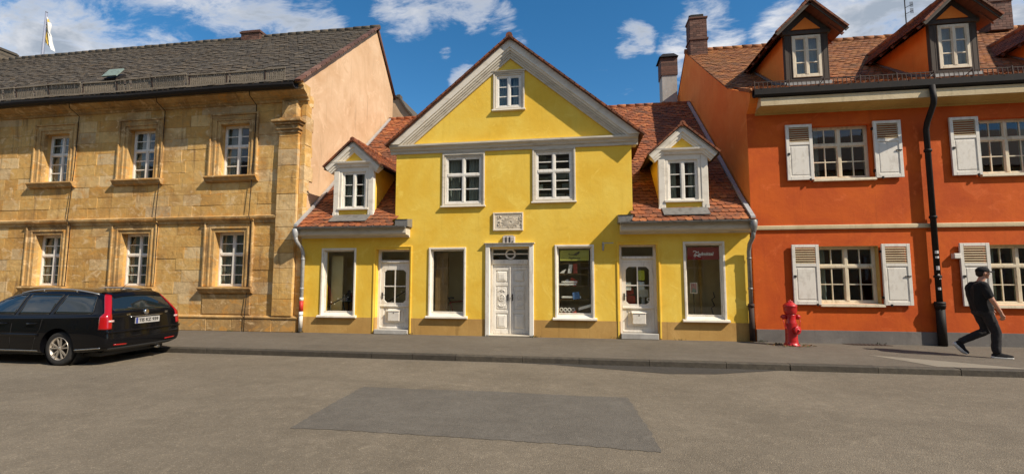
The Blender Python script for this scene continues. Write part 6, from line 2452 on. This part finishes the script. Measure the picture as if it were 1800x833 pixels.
# ================================================================== walking man
def voxel_union(name, prims, voxel, M, mats, parent, smooth=3, lab=None, noise=0.0, pick=None, cut=None):
    bm = bmesh.new()
    for p in prims:
        if p[0] == 'cap':
            _, a, b, ra, rb = p
            a, b = Vector(a), Vector(b)
            hb = bmesh.new()
            for c, r in ((a, ra), (b, rb)):
                bmesh.ops.create_icosphere(hb, subdivisions=2, radius=r, matrix=Matrix.Translation(c))
            pts = [v.co.copy() for v in hb.verts]
            hb.free()
            hb = bmesh.new()
            for q in pts:
                hb.verts.new(q)
            bmesh.ops.convex_hull(hb, input=list(hb.verts))
            mp = {}
            for f in hb.faces:
                fv = []
                for v in f.verts:
                    if v not in mp:
                        mp[v] = bm.verts.new(v.co)
                    fv.append(mp[v])
                bm.faces.new(fv)
            hb.free()
        else:
            _, c, r, rot = p
            g = bmesh.ops.create_icosphere(bm, subdivisions=3, radius=1)['verts']
            mm = Matrix.Translation(c) @ Matrix.Rotation(rot, 4, 'Y') @ Matrix.Diagonal((*r, 1))
            bmesh.ops.transform(bm, matrix=mm, verts=g)
    me = bpy.data.meshes.new(name)
    bm.to_mesh(me)
    bm.free()
    o = bpy.data.objects.new(name, me)
    COL.objects.link(o)
    rm = o.modifiers.new('r', 'REMESH')
    rm.mode = 'VOXEL'
    rm.voxel_size = voxel
    sm = o.modifiers.new('s', 'SMOOTH')
    sm.factor = .5
    sm.iterations = smooth
    dg = bpy.context.evaluated_depsgraph_get()
    ev = bpy.data.meshes.new_from_object(o.evaluated_get(dg))
    bpy.data.objects.remove(o)
    mb = MB()
    co = [v.co.copy() for v in ev.vertices]
    if noise:
        from mathutils import noise as nz
        for i, v in enumerate(ev.vertices):
            q = v.co * 11
            q.z *= .55
            co[i] = v.co + v.normal * (nz.fractal(q, 1, 2, 3) * noise)
    fs = [tuple(p.vertices) for p in ev.polygons]
    ctr = [p.center.copy() for p in ev.polygons]
    keep = [i for i in range(len(fs)) if not (cut and cut(ctr[i]))]
    mb.idx([M @ c for c in co], [fs[i] for i in keep], 0, .5, True)
    if pick:
        mb.m = [pick(ctr[i]) for i in keep]
    return mb.build(name, mats, parent, label=lab)


def walking_man():
    loc = V(8.02, 10.62, 0)
    root = thing('person', loc, 'man in black cap, black T-shirt and dark trousers walking right past the orange house', 'person')
    M = Matrix.Translation(loc) @ Matrix.Rotation(radians(-9), 4, 'Z')
    hip, chest, neck, head = (-.06, 0, .93), (-.09, 0, 1.33), (-.05, 0, 1.50), (.015, 0, 1.665)
    RS, RE, RW = (-.10, -.195, 1.43), (-.03, -.275, 1.14), (.095, -.255, .905)
    LS, LE, LW = (-.08, .195, 1.43), (.0, .25, 1.16), (.16, .17, .97)
    RH, RK, RA = (-.04, -.095, .91), (.09, -.10, .50), (.06, -.105, .09)
    LH, LK, LA = (-.06, .095, .91), (.03, .10, .515), (-.40, .11, .27)
    P = [('cap', hip, (-.09, 0, 1.12), .135, .125), ('cap', (-.09, -.05, 1.12), (-.10, -.09, 1.36), .115, .12), ('cap', (-.09, .05, 1.12), (-.10, .09, 1.36), .115, .12),
         ('cap', (-.09, -.14, 1.42), (-.08, .14, 1.42), .06, .06), ('cap', (-.07, 0, 1.45), (-.01, 0, 1.58), .062, .056)]
    # head: skull, jaw, brow, nose, lips, chin, ears
    P += [('ell', (.005, 0, 1.69), (.098, .076, .098), 0), ('ell', (.035, 0, 1.635), (.066, .058, .075), -.2), ('cap', (.07, 0, 1.585), (.075, 0, 1.59), .026, .022),
          ('cap', (.092, 0, 1.70), (.108, 0, 1.658), .010, .016), ('cap', (.080, -.028, 1.707), (.080, .028, 1.707), .018, .018), ('cap', (.088, -.014, 1.622), (.088, .014, 1.622), .011, .011),
          ('ell', (-.005, -.078, 1.665), (.020, .012, .032), .2), ('ell', (-.005, .078, 1.665), (.020, .012, .032), .2), ('cap', (.05, -.04, 1.645), (.05, .04, 1.645), .034, .034)]
    for S, E_, Wr in ((RS, RE, RW), (LS, LE, LW)):
        P += [('cap', S, E_, .056, .043), ('cap', E_, Wr, .044, .029)]
    # hands: palm, four fingers and a thumb, lightly curled
    for s, Wr, dx in ((-1, RW, (.018, 0, -.04)), (1, LW, (.012, 0, -.04))):
        w = Vector(Wr)
        k = w + V(.03, 0, -.085)
        P.append(('cap', w + V(.004, 0, -.015), w + V(.022, 0, -.06), .026, .028))
        P.append(('cap', w + V(-.004, 0, -.07), w + V(.046, 0, -.075), .020, .020))
        for i, ln in enumerate((.92, 1.0, .95, .78)):
            b = w + V(.050 - i * .019, 0, -.088 + .004 * abs(i - 1))
            m1 = b + V(.010, -s * .006, -.036 * ln)
            m2 = m1 + V(-.004, -s * .020, -.026 * ln)
            tp = m2 + V(-.016, -s * .016, -.006 * ln)
            P += [('cap', b, m1, .0095, .009), ('cap', m1, m2, .009, .0085), ('cap', m2, tp, .0085, .0075)]
        tb = w + V(.036, -s * .012, -.04)
        t1 = tb + V(.026, -s * .012, -.030)
        P += [('cap', tb, t1, .012, .010), ('cap', t1, t1 + V(.004, -s * .012, -.024), .010, .0085)]
    for H, K, A in ((RH, RK, RA), (LH, LK, LA)):
        P += [('cap', H, K, .082, .055), ('cap', K, A, .055, .036)]
    P += [('cap', RA, (.19, -.12, .05), .034, .022), ('cap', LA, (-.345, .11, .115), .034, .022)]

    def face(c):
        for s in (-1, 1):
            if (c - V(.083, s * .030, 1.682)).length < .013:
                return 1
        if c.x > .07 and abs(c.y) < .024 and abs(c.z - 1.622) < .007:
            return 2
        return 0
    voxel_union('body', P, .0055, M, ['skin', 'ink', 'pink_cloth'], root, 2, pick=face)
    # hair showing under the cap
    Hh = [('ell', (-.012, 0, 1.70), (.096, .081, .092), 0), ('ell', (-.045, 0, 1.655), (.062, .068, .06), 0)]
    voxel_union('hair', Hh, .006, M, 'dark_hair', root, 2, noise=.004, cut=lambda c: c.x > .045 and c.z < 1.72)
    C = [('ell', (.0, 0, 1.722), (.112, .092, .082), -.06)]
    cp = voxel_union('cap', C, .006, M, ['black_cotton', 'lettering_white'], root, 2, cut=lambda c: c.z < 1.705 + c.x * -.05, pick=lambda c: 1 if (c - V(.105, -.02, 1.765)).length < .03 else 0)
    b = MB()
    n = 14
    for i in range(n):
        a0, a1 = -1.1 + 2.2 * i / n, -1.1 + 2.2 * (i + 1) / n
        f = lambda a, r, dz: M @ V(.02 + r * cos(a) * 1.0, r * sin(a) * .82, 1.712 + dz - .012 * (r > .11) - .02 * abs(sin(a)) * (r > .11))
        for zz, rev in ((.006, False), (-.002, True)):
            q = [f(a0, .085, zz), f(a1, .085, zz), f(a1, .165 * cos(a1 * .55), zz), f(a0, .165 * cos(a0 * .55), zz)]
            b.poly(q if rev else q[::-1], 0, .5, True)
        b.poly([f(a0, .165 * cos(a0 * .55), -.002), f(a1, .165 * cos(a1 * .55), -.002), f(a1, .165 * cos(a1 * .55), .006), f(a0, .165 * cos(a0 * .55), .006)])
    b.build('peak', 'black_cotton', cp)
    # T-shirt
    S = [('cap', (-.055, -.05, .94), (-.09, -.05, 1.12), .150, .148), ('cap', (-.055, .05, .94), (-.09, .05, 1.12), .150, .148), ('cap', (-.09, -.06, 1.12), (-.105, -.10, 1.36), .150, .142),
         ('cap', (-.09, .06, 1.12), (-.105, .10, 1.36), .150, .142), ('cap', (-.09, -.165, 1.42), (-.08, .165, 1.42), .082, .082),
         ('cap', (-.08, -.06, 1.46), (-.07, .06, 1.46), .062, .062),
         ('cap', RS, (-.062, -.245, 1.23), .080, .076), ('cap', LS, (-.05, .232, 1.25), .072, .072)]
    voxel_union('t_shirt', S, .009, M, 'black_cotton', root, 4, noise=.008, cut=lambda c: c.z < .895 or ((c - V(-.03, 0, 1.56)).length < .085))
    # trousers
    Tt = [('cap', (-.05, -.03, .96), (-.05, .03, .96), .128, .128), ('cap', (-.045, -.085, .91), (.085, -.10, .50), .112, .080), ('cap', (.085, -.10, .50), (.055, -.105, .14), .080, .072),
          ('cap', (-.065, .085, .91), (.03, .10, .515), .112, .082), ('cap', (.03, .10, .515), (-.36, .11, .295), .080, .066), ('cap', (-.10, -.07, .90), (-.10, .07, .90), .10, .10)]
    voxel_union('trousers', Tt, .009, M, 'charcoal_denim', root, 3, noise=.010)
    # shoes
    for A, toe, sole_n in ((V(*RA), V(.27, -.125, .045), V(0, 0, -1)), (V(*LA), V(-.275, .11, .065), V(-.85, 0, -.52))):
        d = (toe - A)
        if sole_n.z < -.9:
            heel, ball, tip = V(.015, -.105, .052), V(.19, -.12, .045), V(.27, -.13, .038)
        else:
            heel, ball, tip = A + V(-.055, 0, -.035), A + V(.055, 0, -.165), A + V(.105, 0, -.205)
        sh = voxel_union('shoe', [('cap', A, heel, .046, .044), ('cap', heel, ball, .043, .046), ('cap', ball, tip, .046, .034), ('cap', A, ball, .042, .040)], .006, M, 'black_cotton', root, 2)
        nn = sole_n.normalized()
        voxel_union('sole', [('cap', heel + nn * .032 - (ball - heel).normalized() * .012, ball + nn * .032, .040, .044), ('cap', ball + nn * .032, tip + nn * .024, .044, .034)], .006, M, 'white_rubber', sh, 1,
                    cut=None)


walking_man()
